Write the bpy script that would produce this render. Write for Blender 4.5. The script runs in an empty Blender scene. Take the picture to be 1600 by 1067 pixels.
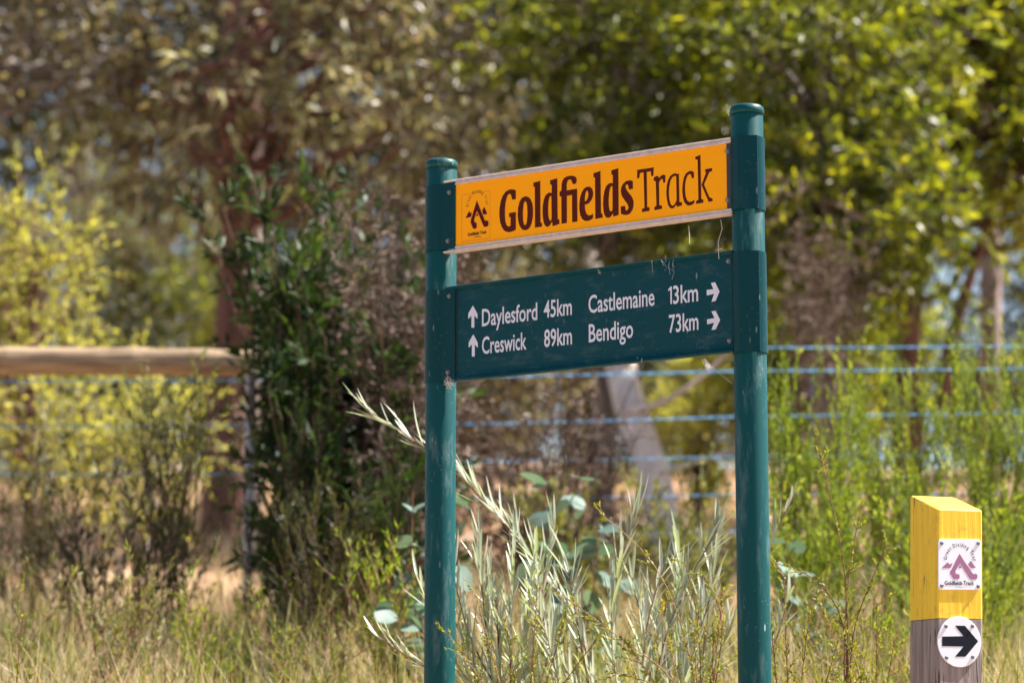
import bpy, math
import numpy as np
from mathutils import Vector
from mathutils.geometry import tessellate_polygon

# ------------------------------------------------------------------ camera, sky, sun, exposure
sc = bpy.context.scene
COL = sc.collection
CAM = np.array([0.0, 0.0, 1.5])
PITCH = math.atan(643 / 4097)
FPX = 4097.0
cam_d = bpy.data.cameras.new('camera')
cam_d.sensor_width = 36.0
cam_d.lens = 36.0 * FPX / 1600
cam_d.clip_start = 0.1
cam_d.clip_end = 2000
cam_d.dof.use_dof = True
cam_d.dof.focus_distance = 6.85
cam_d.dof.aperture_fstop = 2.5
cam = bpy.data.objects.new('camera', cam_d)
COL.objects.link(cam)
cam.location = CAM
cam.rotation_euler = (math.pi / 2 + PITCH, 0, 0)
sc.camera = cam

SUN_EL = math.radians(54)
SUN_AZ = math.radians(77)          # clockwise from +Y (straight away from the camera) towards +X
sun_dir = Vector((math.sin(SUN_AZ) * math.cos(SUN_EL), math.cos(SUN_AZ) * math.cos(SUN_EL), math.sin(SUN_EL)))
w = bpy.data.worlds.new('World')
sc.world = w
w.use_nodes = True
wn = w.node_tree
sky = wn.nodes.new('ShaderNodeTexSky')
sky.sky_type = 'NISHITA'
sky.sun_disc = False
sky.sun_elevation = SUN_EL
sky.sun_rotation = SUN_AZ
sky.dust_density = 1.5
bg = wn.nodes['Background']
bg.inputs['Strength'].default_value = 0.056
wn.links.new(sky.outputs[0], bg.inputs['Color'])
sun_d = bpy.data.lights.new('sun', 'SUN')
sun_d.energy = 5.0
sun_d.angle = math.radians(0.53)
sun_d.color = (1.0, 0.94, 0.86)
sun = bpy.data.objects.new('sun', sun_d)
COL.objects.link(sun)
sun.rotation_euler = sun_dir.to_track_quat('Z', 'Y').to_euler()
sun.location = (6, 4, 12)
sc.view_settings.view_transform = 'Standard'
sc.view_settings.look = 'None'
sc.view_settings.gamma = 1
sc.view_settings.exposure = 1.7
sc.render.engine = 'CYCLES'
sc.cycles.use_denoising = True
sc.cycles.max_bounces = 5
sc.cycles.diffuse_bounces = 2
sc.cycles.transmission_bounces = 4
sc.cycles.transparent_max_bounces = 6

# ------------------------------------------------------------------ helpers
def at(px, py, Y):
    """world point at depth Y seen along a direction given in the 1600 x 1067 frame"""
    c, s = math.cos(PITCH), math.sin(PITCH)
    u, v = (px - 800) / FPX, (533.5 - py) / FPX
    d = np.array([u, c - v * s, s + v * c])
    return CAM + d * (Y / d[1])

GY = [-80, 1, 3, 5, 6, 7, 9, 12, 18, 25, 40, 60, 100, 400]
GZ = [0, 0, .15, .8, 1.08, 1.28, 1.6, 2.0, 2.95, 4.0, 5.8, 6.9, 7.6, 8.5]
def gz(x, y):
    x = np.asarray(x, float); y = np.asarray(y, float)
    z = np.interp(y, GY, GZ)
    k = np.clip((y - 5) / 6, 0, 1)
    return z + k * (.05 * np.sin(x * 1.3 + y * .7) + .04 * np.sin(x * 2.9 - y * 1.7 + 1) + .03 * np.sin(x * .55 + 2))

class MB:
    def __init__(s):
        s.v, s.f, s.t, s.n = [], [], [], 0
    def add(s, v, f, t=0.5):
        v = np.asarray(v, float).reshape(-1, 3); f = np.asarray(f, int)
        s.v.append(v); s.f.append(f + s.n)
        s.t.append(np.broadcast_to(np.asarray(t, float), (len(v),)))
        s.n += len(v)
    def mesh(s, name, mats, origin=(0, 0, 0), smooth=False):
        me = bpy.data.meshes.new(name)
        v = np.concatenate(s.v) - np.asarray(origin, float)
        me.vertices.add(len(v)); me.vertices.foreach_set('co', v.ravel())
        tot = np.concatenate([np.full(len(f), f.shape[1]) for f in s.f])
        idx = np.concatenate([f.ravel() for f in s.f])
        me.loops.add(len(idx)); me.loops.foreach_set('vertex_index', idx)
        me.polygons.add(len(tot))
        st = np.concatenate([[0], np.cumsum(tot)[:-1]])
        me.polygons.foreach_set('loop_start', st)
        me.polygons.foreach_set('loop_total', tot)
        me.polygons.foreach_set('use_smooth', np.full(len(tot), bool(smooth)))
        a = me.attributes.new('tint', 'FLOAT', 'POINT')
        a.data.foreach_set('value', np.concatenate(s.t).astype(np.float32))
        me.update(calc_edges=True); me.validate()
        me.materials.append(mats)
        return me

def link(name, me, parent=None, loc=(0, 0, 0)):
    o = bpy.data.objects.new(name, me)
    COL.objects.link(o); o.location = loc
    if parent: o.parent = parent
    return o
def thing(name, label, cat, loc=(0, 0, 0), group=None):
    o = bpy.data.objects.new(name, None)
    COL.objects.link(o); o.location = loc; o.empty_display_size = .1
    return tag(o, label, cat, group)
def tag(o, label, cat, group=None):
    o['label'] = label; o['category'] = cat
    if group: o['group'] = group
    return o
def org(o):
    p = np.zeros(3)
    while o is not None:
        p = p + np.array(o.location); o = o.parent
    return p
def part(name, mb, mat, parent, smooth=False, stuff=False):
    o = link(name, mb.mesh(name, mat, org(parent), smooth), parent)
    if stuff: o['kind'] = 'stuff'
    return o
def norm(a):
    return a / np.maximum(np.linalg.norm(a, axis=-1, keepdims=True), 1e-9)

def tubes(mb, P, R, sides=4, tint=.5, cap=False):
    """P (N,K,3), R (N,K)"""
    P = np.asarray(P, float); R = np.asarray(R, float)
    N, K, _ = P.shape
    T = norm(np.gradient(P, axis=1))
    ref = np.where(np.abs(T[:, :1, 2:3]) > .9, np.array([1., 0, 0]), np.array([0, 0, 1.]))
    A = norm(np.cross(T, np.broadcast_to(ref, T.shape))); B = np.cross(T, A)
    th = np.arange(sides) * 2 * math.pi / sides
    V = P[:, :, None] + R[:, :, None, None] * (A[:, :, None] * np.cos(th)[:, None] + B[:, :, None] * np.sin(th)[:, None])
    base = (np.arange(N) * K * sides)[:, None, None]
    k = np.arange(K - 1)[None, :, None] * sides
    i = np.arange(sides)[None, None, :]; j = (i + 1) % sides
    F = np.stack([base + k + i, base + k + j, base + k + sides + j, base + k + sides + i], -1).reshape(-1, 4)
    t = np.repeat(np.broadcast_to(np.asarray(tint, float), (N,)), K * sides)
    if cap:
        n0 = mb.n
        mb.add(V, F, t)
        for q in range(N):
            for kk in (0, K - 1):
                b = n0 + (q * K + kk) * sides
                mb.f.append(np.array([[b + m for m in range(sides)]]))
    else:
        mb.add(V, F, t)

def leaves(mb, P, D, L, W, rng, tint, nseg=1, bend=.12, face=None):
    N = len(P)
    if N == 0: return
    D = norm(D); Rn = rng.normal(size=(N, 3))
    if face is not None: Rn = Rn * (1 - face) + np.array([0, 0, 1.]) * face
    S = norm(np.cross(D, Rn)); Nn = np.cross(S, D)
    L = np.broadcast_to(L, (N,))[:, None]; W = np.broadcast_to(W, (N,))[:, None]
    bd = (rng.uniform(-.4, 1, (N, 1)) * bend)
    if nseg == 1:
        V = np.stack([P, P + D * L * .42 + S * W * .5 + Nn * L * bd * .4, P + D * L + Nn * L * bd * -1, P + D * L * .45 - S * W * .5 + Nn * L * bd * .4], 1)
        F = np.arange(N)[:, None] * 4 + np.arange(4)[None]
        mb.add(V, F, np.repeat(tint, 4))
    else:
        ts = np.linspace(0, 1, nseg + 1)
        pr = np.sin(np.clip(ts * .86 + .09, 0, 1) * math.pi) ** .7
        rows = []
        for t, p in zip(ts, pr):
            c = P + D * L * t + Nn * L * bd * t * t * 2
            rows += [c + S * W * .5 * p, c - S * W * .5 * p]
        V = np.stack(rows, 1); K = len(rows)
        F = np.concatenate([np.arange(N)[:, None] * K + np.array([2 * k, 2 * k + 1, 2 * k + 3, 2 * k + 2])[None] for k in range(nseg)])
        mb.add(V, F, np.repeat(tint, K))

def shoots(ml, mt, P0, D0, Ls, nleaf, lL, lW, rng, sag=.2, splay=.8, hang=0., twig=.0025, tint=None, t0=.1, nseg=1, K=4, face=None, bend=.12):
    """many leafy shoots: start points, directions and lengths -> twigs in mt, leaves in ml"""
    P0 = np.asarray(P0, float); N = len(P0); D0 = norm(np.asarray(D0, float))
    Ls = np.broadcast_to(Ls, (N,)).astype(float)
    ts = np.linspace(0, 1, K)
    wob = rng.normal(size=(N, 1, 3)) * .12
    PT = P0[:, None] + D0[:, None] * (Ls[:, None] * ts)[..., None] + (wob * (ts ** 2)[None, :, None] + np.array([0, 0, -sag])[None, None] * (ts ** 2)[None, :, None]) * Ls[:, None, None]
    if mt is not None:
        tubes(mt, PT, np.broadcast_to(twig * (1 - .75 * ts), (N, K)), 3, rng.uniform(0, 1, N))
    u = rng.uniform(t0, 1, (N, nleaf)); u = np.sort(u, 1)
    x = u * (K - 1); i = np.minimum(x.astype(int), K - 2); fr = (x - i)[..., None]
    r = np.arange(N)[:, None]
    P = (PT[r, i] * (1 - fr) + PT[r, i + 1] * fr).reshape(-1, 3)
    Dd = norm(PT[r, i + 1] - PT[r, i]).reshape(-1, 3)
    M = len(P)
    perp = norm(np.cross(Dd, rng.normal(size=(M, 3))))
    sp = splay * rng.uniform(.5, 1.2, (M, 1))
    LD = norm(Dd * np.cos(sp) + perp * np.sin(sp)) + np.array([0, 0, -hang])
    base = rng.uniform(0, 1, N) if tint is None else np.broadcast_to(tint, (N,))
    tt = np.clip(np.repeat(base, nleaf) * .55 + rng.uniform(0, 1, M) * .45, 0, 1)
    sz = rng.uniform(.65, 1.2, M)
    leaves(ml, P, LD, lL * sz, lW * sz * rng.uniform(.8, 1.2, M), rng, tt, nseg, bend=bend, face=face)

# ------------------------------------------------------------------ materials
def nmat(name):
    m = bpy.data.materials.new(name); m.use_nodes = True
    nt = m.node_tree
    return m, nt, nt.nodes['Principled BSDF'], nt.nodes.new, nt.links.new
def ramp(new, stops):
    r = new('ShaderNodeValToRGB')
    e = r.color_ramp.elements
    while len(e) < len(stops): e.new(.5)
    for q, (p, c) in zip(e, stops):
        q.position = p; q.color = (*c, 1)
    return r
def leaf_mat(name, cols, transl=.35, rough=.45, spec=.4, tcol=None, skew=1.0):
    m, nt, b, new, lk = nmat(name)
    a = new('ShaderNodeAttribute'); a.attribute_name = 'tint'
    r = ramp(new, [((i / (len(cols) - 1)) ** skew, c) for i, c in enumerate(cols)])
    lk(a.outputs['Fac'], r.inputs[0]); lk(r.outputs[0], b.inputs['Base Color'])
    b.inputs['Roughness'].default_value = rough; b.inputs['Specular IOR Level'].default_value = spec
    t = new('ShaderNodeBsdfTranslucent')
    mx = new('ShaderNodeMix'); mx.data_type = 'RGBA'; mx.blend_type = 'MULTIPLY'; mx.inputs[0].default_value = 1
    lk(r.outputs[0], mx.inputs[6]); mx.inputs[7].default_value = (*(tcol or (1.9, 1.7, .7)), 1)
    lk(mx.outputs[2], t.inputs['Color'])
    ms = new('ShaderNodeMixShader'); ms.inputs[0].default_value = transl
    lk(b.outputs[0], ms.inputs[1]); lk(t.outputs[0], ms.inputs[2])
    lk(ms.outputs[0], nt.nodes['Material Output'].inputs['Surface'])
    return m
def bark_mat(name, c0, c1, scale=(14, 14, 2.2), rough=.85, bump=.6):
    m, nt, b, new, lk = nmat(name)
    tc = new('ShaderNodeTexCoord'); mp = new('ShaderNodeMapping'); mp.inputs['Scale'].default_value = scale
    n = new('ShaderNodeTexNoise'); n.inputs['Scale'].default_value = 1; n.inputs['Detail'].default_value = 6
    lk(tc.outputs['Object'], mp.inputs[0]); lk(mp.outputs[0], n.inputs['Vector'])
    r = ramp(new, [(.32, c0), (.66, c1)]); lk(n.outputs[0], r.inputs[0]); lk(r.outputs[0], b.inputs['Base Color'])
    b.inputs['Roughness'].default_value = rough
    bp = new('ShaderNodeBump'); bp.inputs['Strength'].default_value = bump; bp.inputs['Distance'].default_value = .02
    lk(n.outputs[0], bp.inputs['Height']); lk(bp.outputs[0], b.inputs['Normal'])
    return m
def flat_mat(name, c, rough=.5, metal=0., var=.0, scale=30, spec=.5):
    m, nt, b, new, lk = nmat(name)
    b.inputs['Roughness'].default_value = rough; b.inputs['Metallic'].default_value = metal
    b.inputs['Specular IOR Level'].default_value = spec
    tc = new('ShaderNodeTexCoord'); n = new('ShaderNodeTexNoise'); n.inputs['Scale'].default_value = scale; n.inputs['Detail'].default_value = 5
    lk(tc.outputs['Object'], n.inputs['Vector'])
    r = ramp(new, [(.3, tuple(x * (1 - var) for x in c)), (.7, tuple(min(1, x * (1 + var)) for x in c))])
    lk(n.outputs[0], r.inputs[0]); lk(r.outputs[0], b.inputs['Base Color'])
    return m
def paint_mat(name, c, dust, amount, rough=.38, speck=.0, streak=(60, 60, 9), spec=.5):
    """powder coat with dust, streaks, speckles and rubbed spots"""
    m, nt, b, new, lk = nmat(name)
    tc = new('ShaderNodeTexCoord')
    mp = new('ShaderNodeMapping'); mp.inputs['Scale'].default_value = streak
    lk(tc.outputs['Object'], mp.inputs[0])
    n1 = new('ShaderNodeTexNoise'); n1.inputs['Scale'].default_value = 1; n1.inputs['Detail'].default_value = 8; n1.inputs['Roughness'].default_value = .7
    lk(mp.outputs[0], n1.inputs['Vector'])
    r1 = ramp(new, [(.53, (0, 0, 0)), (.78, (amount,) * 3)]); lk(n1.outputs[0], r1.inputs[0])
    v = new('ShaderNodeTexVoronoi'); v.inputs['Scale'].default_value = 95; lk(tc.outputs['Object'], v.inputs['Vector'])
    r2 = ramp(new, [(.05, (speck,) * 3), (.11, (0, 0, 0))]); lk(v.outputs['Distance'], r2.inputs[0])
    n3 = new('ShaderNodeTexNoise'); n3.inputs['Scale'].default_value = 9; lk(tc.outputs['Object'], n3.inputs['Vector'])
    r3 = ramp(new, [(.5, (0, 0, 0)), (.6, (1, 1, 1))]); lk(n3.outputs[0], r3.inputs[0])
    mu = new('ShaderNodeMath'); mu.operation = 'MULTIPLY'; lk(r2.outputs[0], mu.inputs[0]); lk(r3.outputs[0], mu.inputs[1])
    mp3 = new('ShaderNodeMapping'); mp3.inputs['Scale'].default_value = (42, 42, 11); lk(tc.outputs['Object'], mp3.inputs[0])
    v3 = new('ShaderNodeTexVoronoi'); v3.inputs['Scale'].default_value = 1; v3.inputs['Randomness'].default_value = 1; lk(mp3.outputs[0], v3.inputs['Vector'])
    r5 = ramp(new, [(.06, (speck * .7,) * 3), (.13, (0, 0, 0))]); lk(v3.outputs['Distance'], r5.inputs[0])
    mu2 = new('ShaderNodeMath'); mu2.operation = 'MULTIPLY'; lk(r5.outputs[0], mu2.inputs[0]); lk(r3.outputs[0], mu2.inputs[1])
    mxx = new('ShaderNodeMath'); mxx.operation = 'MAXIMUM'; lk(mu.outputs[0], mxx.inputs[0]); lk(mu2.outputs[0], mxx.inputs[1])
    ad = new('ShaderNodeMath'); ad.operation = 'ADD'; ad.use_clamp = True; lk(r1.outputs[0], ad.inputs[0]); lk(mxx.outputs[0], ad.inputs[1])
    mx = new('ShaderNodeMix'); mx.data_type = 'RGBA'
    lk(ad.outputs[0], mx.inputs[0]); mx.inputs[6].default_value = (*c, 1); mx.inputs[7].default_value = (*dust, 1)
    lk(mx.outputs[2], b.inputs['Base Color'])
    rr = new('ShaderNodeMath'); rr.operation = 'MULTIPLY_ADD'; lk(ad.outputs[0], rr.inputs[0]); rr.inputs[1].default_value = .5; rr.inputs[2].default_value = rough
    lk(rr.outputs[0], b.inputs['Roughness'])
    b.inputs['Specular IOR Level'].default_value = spec
    return m
M = {}
M['post'] = paint_mat('weathered_green_powder_coat', (.0004, .056, .060), (.40, .50, .50), .24, .45, .9, (34, 34, 7), spec=.2)
M['sleeve'] = paint_mat('green_powder_coat', (.0004, .037, .046), (.4, .5, .5), .03, .42, .5, spec=.12)
M['green_board'] = paint_mat('green_sign_face', (.0005, .043, .057), (.35, .42, .42), .12, .40, .7, (16, 16, 40), spec=.15)
M['orange'] = paint_mat('orange_reflective_sheet', (.93, .362, .0), (.86, .44, .03), .6, .5, .25, (7, 7, 150), spec=.12)
M['brown_print'] = flat_mat('brown_print', (.080, .009, .003), .5, spec=.12)
M['maroon_print'] = flat_mat('maroon_print', (.085, .002, .010), .5, spec=.12)
M['black_print'] = flat_mat('black_print', (.006, .009, .017), .5, spec=.15)
M['white_print'] = flat_mat('white_print', (.60, .62, .72), .5, 0, .05, spec=.15)
M['mauve_print'] = flat_mat('mauve_print', (.30, .115, .24), .5)
M['rule'] = flat_mat('dark_orange_rule', (.60, .17, .002), .5)
M['alu'] = flat_mat('dusty_aluminium', (.60, .50, .47), .45, .35, .14, 60)
M['steel'] = flat_mat('bolt_steel', (.20, .20, .22), .45, .8, .4, 200)
M['gap'] = flat_mat('gap_shade', (.02, .025, .03), .6)  # dark of an open gap, painted on the end clip and end strip
M['plate'] = flat_mat('white_plate', (.74, .76, .84), .35, 0, .03, 40)
M['web'] = flat_mat('cobweb_silk', (.75, .70, .66), .7)
M['straw'] = leaf_mat('dry_grass', [(.58, .45, .32), (.72, .60, .43), (.46, .34, .23), (.42, .36, .18)], .3, .6, .2, (1.2, 1.1, .8))

GLYPH = {'G': [[(0.2679,3.0237),(0.2575,3.0275),(0.2471,3.0281),(0.2351,3.0236),(0.2261,3.0143),(0.2187,2.9983),(0.2148,2.9781),(0.2142,2.9601),(0.2166,2.9418),(0.2217,2.9271),(0.2292,2.916),(0.2381,2.9104),(0.2486,2.9088),(0.259,2.9103),(0.2679,2.9137),(0.2679,2.9632),(0.2459,2.9623),(0.2459,2.952),(0.2509,2.9504),(0.2509,2.9273),(0.2471,2.9244),(0.2411,2.9263),(0.2366,2.9319),(0.234,2.9412),(0.2328,2.9555),(0.2327,2.9735),(0.2345,2.9914),(0.2381,3.0065),(0.2435,3.0149),(0.2485,3.0161),(0.2524,3.0126),(0.256,2.9988),(0.2679,2.9987)]],'o': [[(0.2996,3.0033),(0.3094,2.9997),(0.3168,2.9911),(0.3218,2.9777),(0.3235,2.9609),(0.3226,2.9431),(0.3187,2.9256),(0.3128,2.9148),(0.3049,2.9092),(0.296,2.9089),(0.2871,2.9132),(0.2797,2.9234),(0.2753,2.938),(0.2738,2.9549),(0.275,2.974),(0.2798,2.9902),(0.2872,3.0004)],[(0.2976,2.99),(0.302,2.9864),(0.3043,2.9759),(0.3052,2.9578),(0.3043,2.94),(0.3016,2.9262),(0.2975,2.9228),(0.294,2.9257),(0.2916,2.935),(0.2907,2.9517),(0.2913,2.9696),(0.2937,2.9847)]],'l': [[(0.3463,3.0408),(0.3242,3.0382),(0.3242,3.028),(0.3289,3.0254),(0.3293,2.9125),(0.3519,2.9131),(0.3519,2.9228),(0.347,2.9251)]],'d': [[(0.4005,3.0416),(0.3777,3.0387),(0.3777,3.0277),(0.3829,3.0253),(0.3829,3.0028),(0.377,3.0047),(0.3697,3.0038),(0.3624,2.9975),(0.3574,2.9865),(0.3541,2.9703),(0.3535,2.9525),(0.3549,2.9345),(0.3581,2.9214),(0.3628,2.9137),(0.3686,2.9106),(0.3753,2.9124),(0.3803,2.9185),(0.3841,2.9231),(0.3855,2.9103),(0.4071,2.9146),(0.4066,2.9263),(0.4016,2.9284)],[(0.3817,2.994),(0.3785,2.9951),(0.3747,2.991),(0.3723,2.9785),(0.3714,2.9607),(0.3719,2.9428),(0.3745,2.9311),(0.3783,2.9256),(0.3812,2.9278),(0.3824,2.934)]],'fi': [[(0.462,3.0306),(0.4601,3.0371),(0.4528,3.0418),(0.4427,3.0438),(0.4311,3.0431),(0.4224,3.0395),(0.4171,3.0333),(0.4144,3.0234),(0.4135,3.0057),(0.4077,3.0038),(0.4076,2.9903),(0.4132,2.9904),(0.4135,2.9141),(0.4306,2.9148),(0.4309,2.9892),(0.4468,2.9904),(0.4471,2.9148),(0.4638,2.915),(0.4631,3.0058),(0.4304,3.0045),(0.4304,3.0203),(0.4325,3.0289),(0.4369,3.0335),(0.4427,3.0333),(0.4455,3.0299),(0.4475,3.0234),(0.4522,3.019),(0.458,3.0196),(0.4614,3.023)]],'e': [[(0.4931,3.0074),(0.5031,3.0062),(0.5103,2.9996),(0.5134,2.9891),(0.5124,2.9779),(0.5072,2.9683),(0.5,2.9616),(0.4928,2.9593),(0.4871,2.959),(0.4879,2.9452),(0.4913,2.9348),(0.497,2.9286),(0.5041,2.9278),(0.5122,2.9304),(0.5127,2.9198),(0.5055,2.915),(0.4955,2.9128),(0.4869,2.9145),(0.4783,2.9205),(0.4726,2.9318),(0.4698,2.9472),(0.4698,2.9637),(0.4722,2.9799),(0.4772,2.9933),(0.4844,3.0033)],[(0.493,2.9965),(0.4895,2.9906),(0.4872,2.9782),(0.4871,2.9681),(0.4914,2.9689),(0.4958,2.9747),(0.4981,2.9833),(0.4979,2.9909),(0.4959,2.9954)]],'l2': [[(0.5363,3.0459),(0.5145,3.0421),(0.5145,3.0312),(0.519,3.0297),(0.5195,2.916),(0.5427,2.9173),(0.5413,2.928),(0.5373,2.9297)]],'d2': [[(0.5916,3.0468),(0.57,3.0434),(0.5699,3.0323),(0.5744,3.0307),(0.5743,3.0073),(0.5689,3.0092),(0.5612,3.0076),(0.5537,3.0021),(0.5483,2.9902),(0.545,2.9742),(0.5438,2.9541),(0.5451,2.9364),(0.5481,2.9235),(0.5532,2.9166),(0.5597,2.9147),(0.5668,2.9164),(0.5714,2.9214),(0.574,2.9256),(0.5753,2.916),(0.5918,2.9192)],[(0.5731,2.9992),(0.5697,3.0003),(0.5659,2.9957),(0.563,2.9834),(0.5612,2.9648),(0.5614,2.9471),(0.5636,2.9356),(0.5669,2.9309),(0.5712,2.9322),(0.5732,2.9383)]],'s': [[(0.6359,3.0064),(0.6269,3.0095),(0.6156,3.0088),(0.6057,3.0024),(0.6,2.993),(0.5985,2.9819),(0.6018,2.9702),(0.6096,2.958),(0.618,2.9471),(0.6221,2.9378),(0.6207,2.9318),(0.6164,2.9285),(0.6131,2.9301),(0.6117,2.9415),(0.5982,2.9418),(0.5986,2.9217),(0.6079,2.9174),(0.6177,2.9163),(0.6276,2.9197),(0.6347,2.9289),(0.6379,2.9411),(0.6372,2.9537),(0.6317,2.9656),(0.6224,2.9766),(0.6155,2.9862),(0.6127,2.9941),(0.615,2.9988),(0.619,2.9996),(0.6218,2.9955),(0.6234,2.9848),(0.636,2.9851)]],'T': [[(0.6997,3.036),(0.6493,3.0351),(0.6491,3.0118),(0.6555,3.0122),(0.6579,3.0257),(0.6689,3.0259),(0.6706,2.9311),(0.6693,2.9286),(0.663,2.9279),(0.6629,2.9188),(0.6861,2.9199),(0.6862,2.929),(0.6791,2.9307),(0.6784,3.026),(0.6906,3.0263),(0.6923,3.0129),(0.6987,3.0128)]],'r': [[(0.7088,3.0114),(0.6997,3.0093),(0.6996,3.0002),(0.7056,2.9972),(0.707,2.9316),(0.7004,2.9283),(0.7003,2.9199),(0.7242,2.9211),(0.7237,2.9298),(0.7157,2.9318),(0.7152,2.992),(0.7196,2.9995),(0.7247,3.0023),(0.7272,2.9986),(0.7284,2.9905),(0.734,2.991),(0.7349,3.0102),(0.7286,3.0127),(0.721,3.0107),(0.7154,3.0045),(0.7139,3.0104)]],'a': [[(0.7753,3.0117),(0.7715,3.0092),(0.764,3.0124),(0.7564,3.011),(0.7488,3.0062),(0.7424,2.9957),(0.7384,2.9802),(0.737,2.9623),(0.7386,2.944),(0.7424,2.9288),(0.7479,2.9203),(0.7554,2.9183),(0.7618,2.9214),(0.7661,2.9277),(0.768,2.9214),(0.7836,2.9235),(0.7832,2.9326),(0.7762,2.9334)],[(0.7672,3.0041),(0.7614,3.0052),(0.7551,3.0021),(0.7492,2.9926),(0.746,2.9771),(0.7448,2.9614),(0.7461,2.9442),(0.7493,2.9314),(0.7543,2.9259),(0.7593,2.9269),(0.7644,2.9331),(0.7677,2.9395)]],'c': [[(0.8204,3.008),(0.8142,3.0128),(0.8055,3.0131),(0.7967,3.0085),(0.7903,2.998),(0.7863,2.9815),(0.7848,2.9636),(0.7864,2.9453),(0.7907,2.9313),(0.7982,2.9226),(0.8069,2.9205),(0.8156,2.9229),(0.8207,2.9268),(0.8208,2.9347),(0.8132,2.931),(0.8057,2.9301),(0.7995,2.9348),(0.7952,2.9454),(0.7933,2.9603),(0.7938,2.9783),(0.7965,2.9927),(0.8016,3.0023),(0.8079,3.0056),(0.8116,3.0022),(0.814,2.9929),(0.8202,2.9933)]],'k': [[(0.8402,3.053),(0.8247,3.0492),(0.8246,3.0429),(0.8316,3.0405),(0.8327,2.9333),(0.8257,2.9307),(0.8256,2.9229),(0.8473,2.9238),(0.8474,2.9321),(0.8412,2.9342)],[(0.8422,2.972),(0.8565,3.0037),(0.8535,3.0051),(0.8536,3.0123),(0.8745,3.0134),(0.8744,3.0054),(0.8659,3.0032),(0.8496,2.9723),(0.865,2.9364),(0.8744,2.9313),(0.8748,2.9245),(0.8617,2.9244),(0.861,2.929)]]}
EMBLEM = [[(0.1407,3.0099),(0.1677,2.9493),(0.1763,2.9491),(0.1791,2.9456),(0.1787,2.9346),(0.1731,2.932),(0.164,2.9324),(0.1427,2.9784),(0.1401,2.9787),(0.1319,2.9554),(0.1337,2.9487),(0.1395,2.9468),(0.1408,2.9433),(0.1402,2.9322),(0.1363,2.9304),(0.1287,2.9312),(0.1202,2.9502),(0.121,2.9566)],[(0.1036,2.9641),(0.1155,2.9824),(0.1199,2.9753),(0.1249,2.9791),(0.1217,2.9649)],[(0.1384,2.9659),(0.1421,2.9757),(0.1453,2.9651)],[(0.1583,2.9795),(0.1652,2.9893),(0.1752,2.9674),(0.1618,2.967)]]
SMILE = [(0.1277,2.9042),(0.1364,2.907),(0.1429,2.9072),(0.1505,2.9055),(0.1585,2.9036),(0.1505,2.907),(0.1429,2.9089),(0.1353,2.9082)]
ARROWS = [[(0.1256,2.7175),(0.1408,2.692),(0.1408,2.6783),(0.1304,2.6881),(0.1305,2.6552),(0.1211,2.656),(0.121,2.6889),(0.1106,2.681),(0.1106,2.6959)],[(0.1273,2.637),(0.1419,2.6118),(0.142,2.5982),(0.1321,2.6078),(0.1321,2.575),(0.1227,2.5758),(0.1226,2.6086),(0.1123,2.6006),(0.1122,2.6154)],[(0.8519,2.6922),(0.8711,2.6924),(0.8645,2.7095),(0.8768,2.7104),(0.8893,2.6845),(0.8775,2.6609),(0.8652,2.6596),(0.8732,2.6798),(0.8517,2.6777)],[(0.8518,2.6147),(0.8737,2.616),(0.8648,2.6345),(0.8772,2.635),(0.8901,2.6097),(0.8765,2.5858),(0.8642,2.5857),(0.8722,2.6039),(0.8516,2.6015)]]
WORDS = {'Daylesford': [(0.1555,2.6566),(0.3335,2.6602),(0.1553,2.7047)],'45km': [(0.354,2.6643),(0.4424,2.6624),(0.3541,2.7117)],'Creswick': [(0.1556,2.5799),(0.299,2.5821),(0.1555,2.6278)],'89km': [(0.3552,2.5826),(0.4425,2.5841),(0.3553,2.6307)],'Castlemaine': [(0.4944,2.6643),(0.6961,2.6651),(0.4947,2.713)],'13km': [(0.7377,2.6646),(0.8262,2.6656),(0.7382,2.7133)],'Bendigo': [(0.495,2.5853),(0.6308,2.5852),(0.4952,2.6346)],'73km': [(0.7388,2.5894),(0.8262,2.5902),(0.7393,2.6375)]}
ARC = [(0.1133,2.9929),(0.1406,3.0383),(0.1719,2.9947),(0.1114,2.9121),(0.1731,2.9139),(0.1114,2.9214)]
M_EMBLEM = [[(0.0618,1.9977),(0.0791,1.9736),(0.0996,1.9476),(0.1098,1.9479),(0.1121,1.9452),(0.1118,1.9377),(0.1086,1.9342),(0.0936,1.9334),(0.089,1.9365),(0.0637,1.9725),(0.0618,1.9725),(0.0479,1.9524),(0.0493,1.9477),(0.0524,1.946),(0.0579,1.9462),(0.0606,1.9432),(0.0599,1.9358),(0.056,1.9333),(0.0442,1.9331),(0.0412,1.9353),(0.0327,1.9493),(0.0331,1.9521),(0.0379,1.9576)],[(0.0091,1.9603),(0.0267,1.975),(0.0328,1.9697),(0.0415,1.974),(0.0349,1.9609)],[(0.0568,1.9619),(0.0625,1.9698),(0.0678,1.9618)],[(0.0857,1.9718),(0.0943,1.9806),(0.1087,1.9632),(0.0937,1.9624)]]
M_SCREW = [(0.0109,2.0224),(0.1173,2.0249),(0.0083,1.9156),(0.1138,1.9162)]
M_DSCREW = [(0.017,1.8146),(0.0935,1.8159),(0.0163,1.7365),(0.092,1.7387)]
M_ARROW = [(0.0428,1.8169),(0.0717,1.817),(0.1089,1.7788),(0.0706,1.7398),(0.0405,1.7394),(0.066,1.765),(0.0041,1.7651),(0.0048,1.789),(0.0663,1.7909)]
M_ARC = [(0.023,1.9817),(0.0632,2.0182),(0.1007,1.9844),(0.0164,1.9171),(0.1018,1.9191),(0.0167,1.9252)]

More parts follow.
